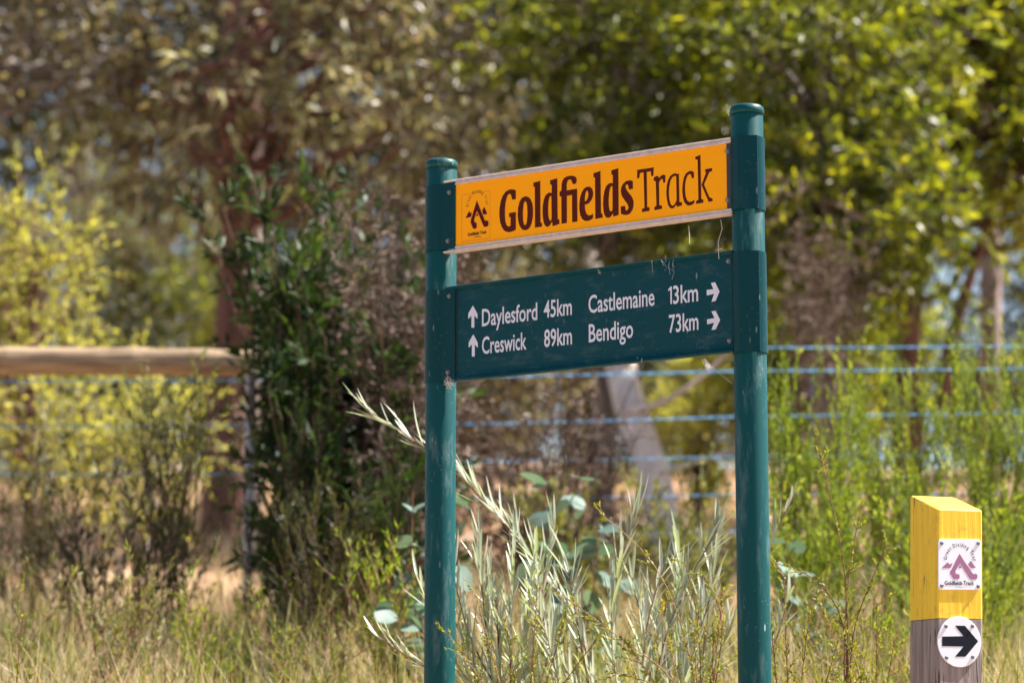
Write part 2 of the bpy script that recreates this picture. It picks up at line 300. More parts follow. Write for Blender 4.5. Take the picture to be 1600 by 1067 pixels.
# ------------------------------------------------------------------ ground
m, nt, b, new, lk = nmat('leaf_litter_ground')
tc = new('ShaderNodeTexCoord')
n1 = new('ShaderNodeTexNoise'); n1.inputs['Scale'].default_value = 1.1; n1.inputs['Detail'].default_value = 8; lk(tc.outputs['Object'], n1.inputs['Vector'])
n2 = new('ShaderNodeTexNoise'); n2.inputs['Scale'].default_value = 26; n2.inputs['Detail'].default_value = 6; lk(tc.outputs['Object'], n2.inputs['Vector'])
r1 = ramp(new, [(.3, (.32, .19, .11)), (.5, (.44, .28, .17)), (.72, (.56, .42, .28))]); lk(n1.outputs[0], r1.inputs[0])
r2 = ramp(new, [(.3, (.45, .42, .4)), (.7, (1.25, 1.2, 1.15))]); lk(n2.outputs[0], r2.inputs[0])
mx = new('ShaderNodeMix'); mx.data_type = 'RGBA'; mx.blend_type = 'MULTIPLY'; mx.inputs[0].default_value = 1
lk(r1.outputs[0], mx.inputs[6]); lk(r2.outputs[0], mx.inputs[7]); lk(mx.outputs[2], b.inputs['Base Color'])
b.inputs['Roughness'].default_value = .95
bp = new('ShaderNodeBump'); bp.inputs['Strength'].default_value = .7; bp.inputs['Distance'].default_value = .03
lk(n2.outputs[0], bp.inputs['Height']); lk(bp.outputs[0], b.inputs['Normal'])
M['ground'] = m
xs = np.unique(np.concatenate([np.linspace(-400, -20, 20), np.linspace(-20, 20, 121), np.linspace(20, 400, 20)]))
ys = np.unique(np.concatenate([np.linspace(-80, 0, 10), np.linspace(0, 45, 136), np.linspace(45, 400, 40)]))
XX, YY = np.meshgrid(xs, ys)
gm = MB()
nx = len(xs)
ii = np.arange(len(ys) - 1)[:, None] * nx + np.arange(nx - 1)[None]
gm.add(np.stack([XX, YY, gz(XX, YY)], -1), np.stack([ii, ii + 1, ii + nx + 1, ii + nx], -1).reshape(-1, 4))
g = link('ground', gm.mesh('ground', M['ground'], smooth=True))
g['kind'] = 'structure'; g['label'] = 'sloping roadside bank of orange leaf litter'

m, nt, b, new, lk = nmat('grey_gravel_road')
tc = new('ShaderNodeTexCoord'); n1 = new('ShaderNodeTexNoise'); n1.inputs['Scale'].default_value = 22; n1.inputs['Detail'].default_value = 8; lk(tc.outputs['Object'], n1.inputs['Vector'])
r1 = ramp(new, [(.3, (.15, .145, .14)), (.7, (.30, .29, .28))]); lk(n1.outputs[0], r1.inputs[0]); lk(r1.outputs[0], b.inputs['Base Color'])
b.inputs['Roughness'].default_value = .9
M['road'] = m
rm = MB(); xs = np.linspace(-200, 200, 41); ys = np.array([-9, -6, -3, 0, 1, 2, 3, 3.6]); XX, YY = np.meshgrid(xs, ys); nx = len(xs)  # road out of view, added to tone down the orange ground bounce
ii = np.arange(len(ys) - 1)[:, None] * nx + np.arange(nx - 1)[None]
rm.add(np.stack([XX, YY, np.interp(YY, GY, GZ) + .02], -1), np.stack([ii, ii + 1, ii + nx + 1, ii + nx], -1).reshape(-1, 4))
rd = link('road', rm.mesh('road', M['road'], smooth=True)); rd['kind'] = 'structure'; rd['label'] = 'unseen grey gravel road added to cool the bounce light'

# ------------------------------------------------------------------ trail sign
PL = np.array([-.1977, 7.21]); PR = np.array([.6156, 6.70])
SLEN = float(np.hypot(*(PR - PL)))
SE = (PR - PL) / SLEN; SN = np.array([SE[1], -SE[0]])
SLOPE = .0140
def sp(s, n, z, p0=PL, e=SE, nn=SN):
    s = np.asarray(s, float); n = np.asarray(n, float); z = np.asarray(z, float)
    s, n, z = np.broadcast_arrays(s, n, z)
    return np.stack([p0[0] + e[0] * s + nn[0] * n, p0[1] + e[1] * s + nn[1] * n, z], -1)
def lathe(mb, cx, cy, prof, sides=40):
    th = np.arange(sides) * 2 * math.pi / sides
    V = np.concatenate([np.stack([cx + r * np.cos(th), cy + r * np.sin(th), np.full(sides, z)], -1) for r, z in prof])
    F = []
    for k in range(len(prof) - 1):
        i = np.arange(sides); j = (i + 1) % sides
        F.append(np.stack([k * sides + i, k * sides + j, (k + 1) * sides + j, (k + 1) * sides + i], -1))
    n0 = mb.n
    mb.add(V, np.concatenate(F))
    mb.f.append(np.array([list(n0 + (len(prof) - 1) * sides + np.arange(sides))]))
def prism(mb, fn, prof, a0, a1):
    """closed profile (list of 2-tuples) swept from a0 to a1; fn(a, p, q) -> points"""
    p = np.array(prof, float); K = len(p)
    V = np.concatenate([fn(a0, p[:, 0], p[:, 1]), fn(a1, p[:, 0], p[:, 1])])
    i = np.arange(K); j = (i + 1) % K
    n0 = mb.n
    mb.add(V, np.stack([i, j, K + j, K + i], -1))
    mb.f.append(np.array([list(n0 + i[::-1])])); mb.f.append(np.array([list(n0 + K + i)]))
def poly(mb, loops, fn):
    vs = [[Vector((x, y, 0)) for x, y in lp] for lp in loops]
    flat = np.array([q for lp in loops for q in lp], float)
    tri = np.array(tessellate_polygon(vs))
    a = flat[tri]
    cr = (a[:, 1, 0] - a[:, 0, 0]) * (a[:, 2, 1] - a[:, 0, 1]) - (a[:, 1, 1] - a[:, 0, 1]) * (a[:, 2, 0] - a[:, 0, 0])
    tri[cr < 0] = tri[cr < 0][:, ::-1]
    mb.add(fn(flat[:, 0], flat[:, 1]), tri)
def text2d(txt, weight=0.0):
    cu = bpy.data.curves.new('t', 'FONT'); cu.body = txt; cu.size = 1; cu.offset = weight; cu.resolution_u = 3
    o = bpy.data.objects.new('t', cu); COL.objects.link(o)
    dg = bpy.context.evaluated_depsgraph_get()
    me = bpy.data.meshes.new_from_object(o.evaluated_get(dg))
    v = np.array([q.co[:2] for q in me.vertices]); f = [list(p.vertices) for p in me.polygons]
    bpy.data.objects.remove(o); bpy.data.curves.remove(cu); bpy.data.meshes.remove(me)
    return v, f
CAP = text2d('H')[0][:, 1].max()
def put_text(mb, txt, x0, x1, y0, capy, fn, slope=0., weight=.0):
    v, f = text2d(txt, weight)
    if txt[0] == '1':                                  # a figure one with a flag
        v0, f0 = text2d(txt[1:], weight)
        st = np.array([(-.06, .0), (-.06, CAP), (-.14, CAP), (-.30, CAP * .86), (-.30, CAP * .74), (-.16, CAP * .82), (-.16, 0)]) 
        v = np.concatenate([v0, st + np.array([v0[:, 0].min() - .02, 0])]); f = f0 + [[len(v0) + q for q in t] for t in ((0, 1, 2, 5, 6), (2, 3, 4, 5))]
    lo, hi = v[:, 0].min(), v[:, 0].max()
    x = x0 + (v[:, 0] - lo) / (hi - lo) * (x1 - x0)
    y = y0 + v[:, 1] / CAP * capy + slope * (x - x0)
    n0 = mb.n
    tr = np.array([t for t in f if len(t) == 3]); 
    mb.add(fn(x, y), tr if len(tr) else np.zeros((0, 3), int))
    for t in f:
        if len(t) != 3: mb.f.append(np.array([[n0 + q for q in t]]))
def arc_text(mb, txt, cx, cy, rx, ry, a0, a1, h, fn, narrow=.8):
    ws = [ .32 if c == ' ' else max(.2, float(np.ptp(text2d(c)[0][:, 0])) + .1) for c in txt]
    tot = sum(ws); acc = 0
    for c, wd in zip(txt, ws):
        a = a0 + (a1 - a0) * (acc + wd / 2) / tot; acc += wd
        if c == ' ': continue
        v, f = text2d(c, .012)
        k = h / CAP
        u = (v[:, 0] - (v[:, 0].min() + v[:, 0].max()) / 2) * k * narrow; q = v[:, 1] * k
        tx, ty = -rx * math.sin(a), ry * math.cos(a)
        nrm = -math.hypot(tx, ty); tx /= nrm; ty /= nrm          # clockwise tangent
        ox, oy = -ty, tx
        px = cx + rx * math.cos(a) + tx * u + ox * q; py = cy + ry * math.sin(a) + ty * u + oy * q
        n0 = mb.n
        mb.add(fn(px, py), np.zeros((0, 3), int))
        for t in f: mb.f.append(np.array([[n0 + z for z in t]]))

sign = thing('trail_sign', 'green two-post trail sign with an orange name board above a green distance board', 'sign', (.21, 6.95, float(gz(.21, 6.95)) - .05))
PRAD = .0425
posts = []
for which, (c, top) in enumerate(((PL, 3.149), (PR, 3.178))):
    zb = float(gz(*c)) - .15
    mb = MB(); lathe(mb, c[0], c[1], [(PRAD, zb), (PRAD, top - .03), (PRAD * .9, top - .022)])
    po = part('post', mb, M['post'], sign, True); posts.append(po)
    mb = MB(); lathe(mb, c[0], c[1], [(.041, top - .027), (.0455, top - .027), (.0458, top - .018), (.0440, top - .009), (.038, top - .003), (.026, top), (.010, top + .001)])
    part('cap', mb, M['post'], po, True)
    for z0, z1 in (((2.882, 3.069), (2.513, 2.770)), ((2.893, 3.087), (2.519, 2.782)))[which]:
        mb = MB()
        zb_ = np.linspace(z0, z1, 2)
        if which == 0:
            th = np.radians(np.arange(60, 300.1, 6))
            prof = [(.0455 * math.cos(t), .0455 * math.sin(t)) for t in th]
            prof += [(.034, -.030), (.034, .022), (.071, .0225), (.071, .0378), (.030, .0385)]
            c0 = PL
        else:
            # flat-faced clamp: a plate towards the viewer, its step edge on the sunny side
            th = np.radians(np.arange(-64, 170, 6))
            cd = lambda a, r: (r * math.sin(a), -r * math.cos(a))
            xy = [cd(t, .0455) for t in np.radians(np.arange(33, 266, 3))]
            xy += [cd(math.radians(-88), .0462), cd(math.radians(-62), .0485), cd(math.radians(-36), .0515), cd(math.radians(24), .0520), cd(math.radians(29), .0512), cd(math.radians(30), .0466)]
            prof = [(x * SE[0] + y * SE[1], x * SN[0] + y * SN[1]) for x, y in xy]
            c0 = PR
        prism(mb, lambda z, s, n, c0=c0: sp(s, n, z, c0), prof, z0, z1)
        part('sleeve', mb, M['sleeve'], po)

def bolt(parent, s, n, z, r=.0055):
    mb = MB()
    def ring(rr, nn, k): 
        t = np.arange(6) * math.pi / 3 + k
        return sp(s + rr * np.cos(t), nn, z + rr * np.sin(t))
    V = np.concatenate([ring(r * 1.35, n, 0), ring(r * 1.35, n + .0015, 0), ring(r, n + .0017, .3), ring(r, n + .0065, .3), ring(r * .55, n + .0085, .3)])
    i = np.arange(6); j = (i + 1) % 6
    mb.add(V, np.concatenate([np.stack([k * 6 + i, k * 6 + j, (k + 1) * 6 + j, (k + 1) * 6 + i], -1) for k in range(4)]))
    mb.f.append(np.array([[24 + q for q in range(6)]]))
    return part('bolt', mb, M['steel'], parent)
for s, z in ((.0515, 3.042), (.048, 2.9046), (.0528, 2.749), (.0495, 2.536)): bolt(posts[0], s, .0379, z)

sz = lambda s, z: z + SLOPE * (s - .5)
# upper board (n of the face .0350)
mb = MB()
prism(mb, lambda s, n, z: sp(s, n, sz(s, z)), [(.030, 2.885), (.0350, 2.885), (.0350, 3.074), (.030, 3.074)], .0705, .929)
upper = part('name_board', mb, M['orange'], sign)
upper['label'] = 'orange reflective name board with brown lettering'
mb = MB()
T0 = 3.067
prism(mb, lambda s, n, z: sp(s, n, sz(s, z)), [(.014, T0), (.0400, T0), (.0415, T0 + .001), (.0415, T0 + .003), (.0385, T0 + .004), (.0385, T0 + .0082), (.0365, T0 + .0088), (.0365, T0 + .0098), (.014, T0 + .0098)], .0714, .9315)
prism(mb, lambda s, n, z: sp(s, n, sz(s, z)), [(.014, T0 + .0099), (.0392, T0 + .0099), (.0402, T0 + .0108), (.0405, T0 + .0145), (.0385, T0 + .0156), (.014, T0 + .0156)], .033, .9315)
part('top_rail', mb, M['alu'], upper)
mb = MB()
B0 = 2.878
prism(mb, lambda s, n, z: sp(s, n, sz(s, z)), [(.014, B0), (.0385, B0), (.0405, B0 + .0012), (.0405, B0 + .0045), (.0365, B0 + .0055), (.014, B0 + .0055)], .033, .9315)
prism(mb, lambda s, n, z: sp(s, n, sz(s, z)), [(.014, B0 + .0056), (.0365, B0 + .0056), (.0365, B0 + .009), (.0400, B0 + .0105), (.0400, B0 + .0140), (.0385, B0 + .015), (.014, B0 + .015)], .0714, .9315)
part('bottom_rail', mb, M['alu'], upper)
mb = MB()
prism(mb, lambda s, n, z: sp(s, n, sz(s, z)), [(.030, 2.8935), (.0375, 2.8935), (.0375, 3.0665), (.030, 3.0665)], .918, .9312)
part('end_clip', mb, M['gap'], upper)
bolt(upper, .921, .0376, 3.058 - .006); bolt(upper, .921, .0376, 2.922)
dep = [0]
def layer(n): return lambda s, z: sp(s, n, z)
mb = MB()
for k in ('G', 'o', 'l', 'd', 'fi', 'e', 'l2', 'd2', 's'): poly(mb, GLYPH[k], layer(.0354))
part('lettering', mb, M['brown_print'], upper)['label'] = 'heavy brown slab serif word Goldfields'
mb = MB()
for k in ('T', 'r', 'a', 'c'): poly(mb, GLYPH[k], layer(.0354))
for lp in GLYPH['k']: poly(mb, [lp], layer(.0354))
part('lettering', mb, M['brown_print'], upper)['label'] = 'light brown slab serif word Track'
mb = MB()
for lp in EMBLEM: poly(mb, [lp], layer(.0356))
part('emblem', mb, M['maroon_print'], upper)
mb = MB()
put_text(mb, 'Goldfields Track', ARC[3][0], ARC[4][0], ARC[3][1], .0085, layer(.0356), .03, .03)
arc_text(mb, 'Great Dividing Trail', .1420, 2.993, .0290, .0385, math.pi + .02, .02, .0085, layer(.0356), .62)
part('lettering', mb, M['black_print'], upper)
mb = MB(); poly(mb, [SMILE], layer(.0356)); part('underline', mb, M['black_print'], upper)
mb = MB()
for a, b_ in (((.0905, 3.031), (.1835, 3.0325)), ((.0905, 2.8985), (.1835, 2.9))):
    poly(mb, [[a, b_, (b_[0], b_[1] - .0012), (a[0], a[1] - .0012)]], layer(.0353))
for s in (.0905, .1835):
    poly(mb, [[(s, 3.0295), (s + .0010, 3.0295), (s + .0010, 2.9), (s, 2.9)]], layer(.0353))
part('border_line', mb, M['rule'], upper)

# lower board
mb = MB()
g0, g1 = 2.516, 2.782
prism(mb, lambda s, n, z: sp(s, n, sz(s, z)), [(.018, g0), (.0385, g0), (.0405, g0 + .002), (.0395, g0 + .006), (.0345, g0 + .011), (.0315, g0 + .018), (.0305, g0 + .026), (.0305, g1 - .012), (.0345, g1 - .010), (.0400, g1 - .006), (.0400, g1 - .001), (.0385, g1), (.018, g1)], .040, .9312)
lower = part('distance_board', mb, M['green_board'], sign)
lower['label'] = 'green distance board with white place names and arrows'
mb = MB()
prism(mb, lambda s, n, z: sp(s, n, sz(s, z)), [(.0300, g0 + .027), (.0312, g0 + .027), (.0312, g1 - .014), (.0300, g1 - .014)], .0712, .0752)
part('end_gap_shade', mb, M['gap'], lower)  # solid dark strip painted as the shade of a gap beside the flange
bolt(lower, .917, .0310, 2.7617); bolt(lower, .917, .0310, 2.553)
for wd, (p0, p1, pc) in WORDS.items():
    mb = MB()
    put_text(mb, wd, p0[0], p1[0], (p0[1] + p1[1]) / 2 - .007 * (p1[0] - p0[0]), pc[1] - p0[1] - .002, layer(.0309), .014, .012)
    part('lettering', mb, M['white_print'], lower)['label'] = 'white lettering ' + wd
for lp in ARROWS:
    mb = MB(); poly(mb, [lp], layer(.0309)); part('arrow', mb, M['white_print'], lower)

# cobwebs caught on the sign: silk tufts and strands, one thing for each place
def cobweb(label, strands, rad=.0005):
    p = np.array(strands[0][0]); t = thing('cobweb', label, 'cobweb', p, 'cobwebs on the trail sign')
    mb = MB()
    for st in strands:
        P = np.array(st, float)
        tubes(mb, P[None], np.full((1, len(P)), rad), 3)
    part('silk', mb, M['web'], t, False, True)
rw = np.random.default_rng(5)
def tuft(s, n, z, k, ds, dz, jit=.006, dn=.01):
    out = []
    for _ in range(k):
        a = np.array([s + rw.normal() * jit, n + abs(rw.normal()) * .004, z + rw.normal() * jit])
        b2 = a + np.array([ds * rw.uniform(.2, 1.2), dn * rw.uniform(-1, 1), dz * rw.uniform(.3, 1.3)])
        mid = (a + b2) / 2 + rw.normal(size=3) * jit * .6
        out.append([sp(*a), sp(*mid), sp(*b2)])
    return out
cobweb('matted cobweb tuft below the lower bolt of the left post', tuft(.052, .041, 2.512, 40, .012, -.014, .007), .0004)
cobweb('small fluffy cobweb hanging under the green board', tuft(.845, .03, 2.507, 22, .010, -.022, .004) + [[sp(.862, .03, 2.49), sp(.895, .033, 2.463), sp(.925, .036, 2.440)]])
cobweb('thin cobweb strands between the two boards by the right post', [[sp(.895, .03, 2.874), sp(.899, .03, 2.85), sp(.888, .033, 2.815), sp(.890, .034, 2.80)], [sp(.80, .03, 2.868), sp(.803, .031, 2.84), sp(.802, .03, 2.82)], [sp(.892, .040, 2.806), sp(.8935, .042, 2.790), sp(.8945, .042, 2.768)], [sp(.885, .041, 2.793), sp(.905, .041, 2.795)]], .0007)
cobweb('faint cobweb draped from the top edge of the green board', tuft(.735, .038, 2.778, 9, .010, -.030, .012, .002) + tuft(.53, .038, 2.775, 3, .003, -.025, .004, .002), .00028)

# ------------------------------------------------------------------ marker post
MA = math.radians(21.5)
ME_ = np.array([math.cos(MA), math.sin(MA)]); MN = np.array([math.sin(MA), -math.cos(MA)])
MP = np.array([1.07018, 6.60])
MW, MD = .1311, .1395
def mp_(s, n, z):
    return sp(s, n, z, MP, ME_, MN)
lean = lambda z: .029 * (z - 1.972)
mbase = float(gz(1.12, 6.65))
marker = thing('marker_post', 'squared timber marker post with a yellow painted top and two white plates', 'marker post', (1.12, 6.65, mbase - .1))
def mbox(mb, z0, zf, zk, bev=.004):
    """post block; z0 below, zf top at the front face, zk top at the back"""
    base = [(bev, 0), (MW - bev, 0), (MW, -bev), (MW, -MD + bev), (MW - bev, -MD), (bev, -MD), (0, -MD + bev), (0, -bev)]
    b2 = np.array(base); K = 8
    zt = zf + (zk - zf) * (-b2[:, 1] / MD)
    lo = mp_(b2[:, 0] + lean(z0), b2[:, 1], np.full(K, z0))
    hi1 = mp_(b2[:, 0] + lean(zt), b2[:, 1], zt - .003)
    ins = np.array([MW / 2, -MD / 2]); b3 = ins + (b2 - ins) * .965
    hi2 = mp_(b3[:, 0] + lean(zt), b3[:, 1], zt)
    n0 = mb.n; i = np.arange(K); j = (i + 1) % K
    mb.add(np.concatenate([lo, hi1, hi2]), np.concatenate([np.stack([i, j, K + j, K + i], -1), np.stack([K + i, K + j, 2 * K + j, 2 * K + i], -1)]))
    mb.f.append(np.array([list(n0 + 2 * K + i)])); mb.f.append(np.array([list(n0 + i[::-1])]))
def wood_paint(name, c0, c1, crack, cw, rough, bump, stain):
    m, nt, b, new, lk = nmat(name)
    tc = new('ShaderNodeTexCoord')
    mpn = new('ShaderNodeMapping'); mpn.inputs['Scale'].default_value = (70, 70, 3.0); lk(tc.outputs['Object'], mpn.inputs[0])
    n = new('ShaderNodeTexNoise'); n.inputs['Scale'].default_value = 1; n.inputs['Detail'].default_value = 7; n.inputs['Roughness'].default_value = .65; lk(mpn.outputs[0], n.inputs['Vector'])
    r = ramp(new, [(.3, c0), (.7, c1)]); lk(n.outputs[0], r.inputs[0])
    mp2 = new('ShaderNodeMapping'); mp2.inputs['Scale'].default_value = (48, 48, 1.6); lk(tc.outputs['Object'], mp2.inputs[0])
    v = new('ShaderNodeTexNoise'); v.inputs['Scale'].default_value = 1; v.inputs['Detail'].default_value = 2; lk(mp2.outputs[0], v.inputs['Vector'])
    ma = new('ShaderNodeMath'); ma.operation = 'SUBTRACT'; lk(v.outputs[0], ma.inputs[0]); ma.inputs[1].default_value = .5
    ab = new('ShaderNodeMath'); ab.operation = 'ABSOLUTE'; lk(ma.outputs[0], ab.inputs[0])
    rc = ramp(new, [(cw * .4, (1, 1, 1)), (cw, (0, 0, 0))]); lk(ab.outputs[0], rc.inputs[0])
    n3 = new('ShaderNodeTexNoise'); n3.inputs['Scale'].default_value = 14; lk(tc.outputs['Object'], n3.inputs['Vector'])
    r3 = ramp(new, [(.5, (0, 0, 0)), (.6, (1, 1, 1))]); lk(n3.outputs[0], r3.inputs[0])
    mm = new('ShaderNodeMath'); mm.operation = 'MULTIPLY'; lk(rc.outputs[0], mm.inputs[0]); lk(r3.outputs[0], mm.inputs[1])
    mx = new('ShaderNodeMix'); mx.data_type = 'RGBA'; lk(mm.outputs[0], mx.inputs[0]); lk(r.outputs[0], mx.inputs[6]); mx.inputs[7].default_value = (*crack, 1)
    n4 = new('ShaderNodeTexNoise'); n4.inputs['Scale'].default_value = 26; n4.inputs['Detail'].default_value = 9; n4.inputs['Roughness'].default_value = .7; lk(tc.outputs['Object'], n4.inputs['Vector'])
    r4 = ramp(new, [(.56, (0, 0, 0)), (.74, (.75, .75, .75))]); lk(n4.outputs[0], r4.inputs[0])
    mx2 = new('ShaderNodeMix'); mx2.data_type = 'RGBA'; lk(r4.outputs[0], mx2.inputs[0]); lk(mx.outputs[2], mx2.inputs[6]); mx2.inputs[7].default_value = (*stain, 1)
    lk(mx2.outputs[2], b.inputs['Base Color']); b.inputs['Roughness'].default_value = rough
    bp = new('ShaderNodeBump'); bp.inputs['Strength'].default_value = bump; bp.inputs['Distance'].default_value = .004
    sb = new('ShaderNodeMath'); sb.operation = 'SUBTRACT'; lk(n.outputs[0], sb.inputs[0]); lk(mm.outputs[0], sb.inputs[1])
    lk(sb.outputs[0], bp.inputs['Height']); lk(bp.outputs[0], b.inputs['Normal'])
    return m
M['yellow_wood'] = wood_paint('yellow_painted_timber', (.70, .44, .014), (.88, .61, .035), (.13, .08, .02), .017, .6, .5, (.36, .25, .05))
M['grey_wood'] = wood_paint('weathered_grey_timber', (.13, .105, .10), (.34, .285, .28), (.04, .03, .03), .022, .85, .7, (.20, .17, .15))
mb = MB(); mbox(mb, mbase - .3, 1.8348, 1.8348); part('timber_shaft', mb, M['grey_wood'], marker)
mb = MB(); mbox(mb, 1.8349, 2.1096, 2.1547); ptop = part('painted_top', mb, M['yellow_wood'], marker); ptop['label'] = 'yellow painted sloping post top'

def round_rect(cx, cy, w_, h_, r, k=5):
    out = []
    for qx, qy, a0 in ((1, 1, 0), (-1, 1, 90), (-1, -1, 180), (1, -1, 270)):
        for i in range(k + 1):
            a = math.radians(a0 + 90 * i / k)
            out.append((cx + qx * (w_ / 2 - r) + r * math.cos(a), cy + qy * (h_ / 2 - r) + r * math.sin(a)))
    return out
def plate(name, outline, n0, n1, mat, parent):
    mb = MB(); o = np.array(outline); c = o.mean(0); K = len(o)
    i = np.arange(K); j = (i + 1) % K
    o2 = c + (o - c) * .985
    mb.add(np.concatenate([mp_(o[:, 0], np.full(K, n0), o[:, 1]), mp_(o[:, 0], np.full(K, n1 - .0005), o[:, 1]), mp_(o2[:, 0], np.full(K, n1), o2[:, 1])]),
           np.concatenate([np.stack([i, j, K + j, K + i], -1), np.stack([K + i, K + j, 2 * K + j, 2 * K + i], -1)]))
    mb.f.append(np.array([list(2 * K + i)]))
    return part(name, mb, mat, parent)
def screw(parent, s, z, n, r=.0050):
    mb = MB(); t = np.arange(10) * math.pi / 5
    rows = [(r, 0), (r, .0012), (r * .75, .0028), (r * .35, .0032), (r * .3, .0018)]
    V = np.concatenate([mp_(s + q * np.cos(t), np.full(10, n + d), z + q * np.sin(t)) for q, d in rows])
    i = np.arange(10); j = (i + 1) % 10
    mb.add(V, np.concatenate([np.stack([k * 10 + i, k * 10 + j, (k + 1) * 10 + j, (k + 1) * 10 + i], -1) for k in range(4)]))
    mb.f.append(np.array([list(40 + i)]))
    part('screw', mb, M['steel'], parent)
badge = plate('badge_plate', [(x + .030 * (y - 1.97), y + .02 * (x - .062)) for x, y in round_rect(.0619, 1.9703, .1234, .1272, .0086)], .0006, .0036, M['plate'], marker)
badge['label'] = 'square white plate with mauve mountain emblem and trail name'
for s, z in M_SCREW: screw(badge, s, z, .0037)
ml = lambda n: (lambda x, y: mp_(x, np.full(len(np.atleast_1d(x)), n), y))
mb = MB()
for lp in M_EMBLEM: poly(mb, [lp], ml(.0041))
part('emblem', mb, M['mauve_print'], badge)
mb = MB()
put_text(mb, 'Goldfields Track', M_ARC[3][0], M_ARC[4][0], M_ARC[3][1] + .001, .0096, ml(.0041), .02, .025)
arc_text(mb, 'Great Dividing Trail', .0625, 1.9803, .0376, .0354, math.pi + .02, .0, .0094, ml(.0041), .78)
poly(mb, [[(.0397, 1.9127), (.0601, 1.9142), (.0804, 1.9133), (.0601, 1.9134)]], ml(.0041))
part('lettering', mb, M['black_print'], badge)
dc = (.0549, 1.7766)
disc = plate('arrow_plate', [(dc[0] + .0626 * math.cos(t), dc[1] + .0632 * math.sin(t)) for t in np.linspace(0, 2 * math.pi, 48, endpoint=False)], .0010, .0042, M['plate'], marker)
disc['label'] = 'round white plate with a black arrow'
for s, z in M_DSCREW: screw(disc, s, z, .0043)
mb = MB(); poly(mb, [M_ARROW], ml(.0047)); part('arrow', mb, M['black_print'], disc)

R_ = np.random.default_rng
# ------------------------------------------------------------------ plant materials
M['gum'] = leaf_mat('gum_leaf', [(.012, .016, .008), (.055, .068, .028), (.17, .13, .075), (.34, .36, .18), (.70, .64, .50)], .42, .4, .5, (1.5, 1.35, .9), skew=1.1)
M['gum_brown'] = leaf_mat('browned_gum_leaf', [(.007, .008, .004), (.032, .036, .016), (.13, .095, .055), (.28, .29, .13), (.66, .58, .44)], .42, .4, .5, (1.5, 1.3, .85), skew=.9)
M['wattle'] = leaf_mat('wattle_leaf', [(.006, .013, .002), (.036, .060, .005), (.16, .195, .015), (.48, .48, .035)], .5, .4, .5, skew=1.15)
M['wattle_yellow'] = leaf_mat('yellow_green_wattle_leaf', [(.10, .13, .035), (.22, .25, .07), (.36, .37, .11), (.54, .52, .2)], 0.5, .5, .3)
M['olive'] = leaf_mat('olive_leaf', [(.010, .014, .005), (.020, .026, .008), (.045, .050, .015), (.12, .115, .04)], 0.4, .45, .4)
M['dark'] = leaf_mat('dark_glossy_leaf', [(.005, .013, .004), (.013, .032, .008), (.032, .068, .015), (.11, .16, .04)], .25, .5, .22)
M['broom'] = leaf_mat('broom_leaf', [(.04, .08, .010), (.10, .16, .02), (.19, .26, .03), (.42, .42, .12)], .45, .5, .3)
M['sage'] = leaf_mat('sage_leaf', [(.05, .07, .025), (.11, .14, .045), (.20, .22, .08), (.36, .35, .16)], .3, .5, .3)
M['blue'] = leaf_mat('blue_green_leaf', [(.09, .15, .13), (.13, .20, .17), (.19, .26, .22)], .25, .5, .2, (1.3, 1.4, .8))
M['silver'] = leaf_mat('silvery_leaf', [(.22, .27, .20), (.33, .38, .29), (.52, .55, .47), (.34, .39, .18)], .32, .38, .5, (1.2, 1.25, 1.05))
M['pea'] = leaf_mat('small_green_leaf', [(.09, .12, .015), (.15, .19, .025), (.22, .25, .035), (.38, .31, .03)], .35, .5, .3)
M['dead'] = leaf_mat('dead_twig', [(.04, .026, .022), (.09, .062, .050), (.20, .145, .12), (.36, .28, .23)], .1, .8, .2, (1, 1, 1))
M['grass'] = leaf_mat('green_grass', [(.07, .11, .025), (.13, .17, .045), (.28, .28, .11)], .4, .5, .3)
M['litter'] = leaf_mat('fallen_leaf', [(.28, .13, .06), (.42, .22, .11), (.55, .34, .19), (.60, .45, .30)], .15, .6, .3, (1, 1, 1))
M['twig'] = leaf_mat('brown_twig', [(.06, .038, .028), (.11, .07, .05), (.16, .10, .07)], .0, .8, .2, (1, 1, 1))
M['red_twig'] = leaf_mat('red_brown_twig', [(.16, .06, .04), (.25, .11, .07), (.34, .20, .13)], .0, .6, .3, (1, 1, 1))
M['bark_red'] = bark_mat('red_brown_bark', (.055, .024, .017), (.19, .085, .062))
M['bark_pale'] = bark_mat('smooth_pale_bark', (.50, .42, .38), (.80, .72, .68), (7, 7, 2.4), .7, .2)
M['bark_grey'] = bark_mat('grey_brown_bark', (.07, .058, .05), (.24, .20, .175))
M['bark_pink'] = bark_mat('pink_grey_bark', (.20, .13, .11), (.40, .29, .25), (6, 6, 1.6), .8, .3)
M['pine'] = bark_mat('treated_pine_log', (.17, .11, .06), (.38, .27, .16), (4, 34, 34), .7, .3)
M['wire'] = flat_mat('blue_grey_fence_wire', (.13, .40, .72), .4, .2, .25, 25)
M['galv'] = flat_mat('galvanised_steel', (.36, .39, .44), .5, .4, .3, 40)

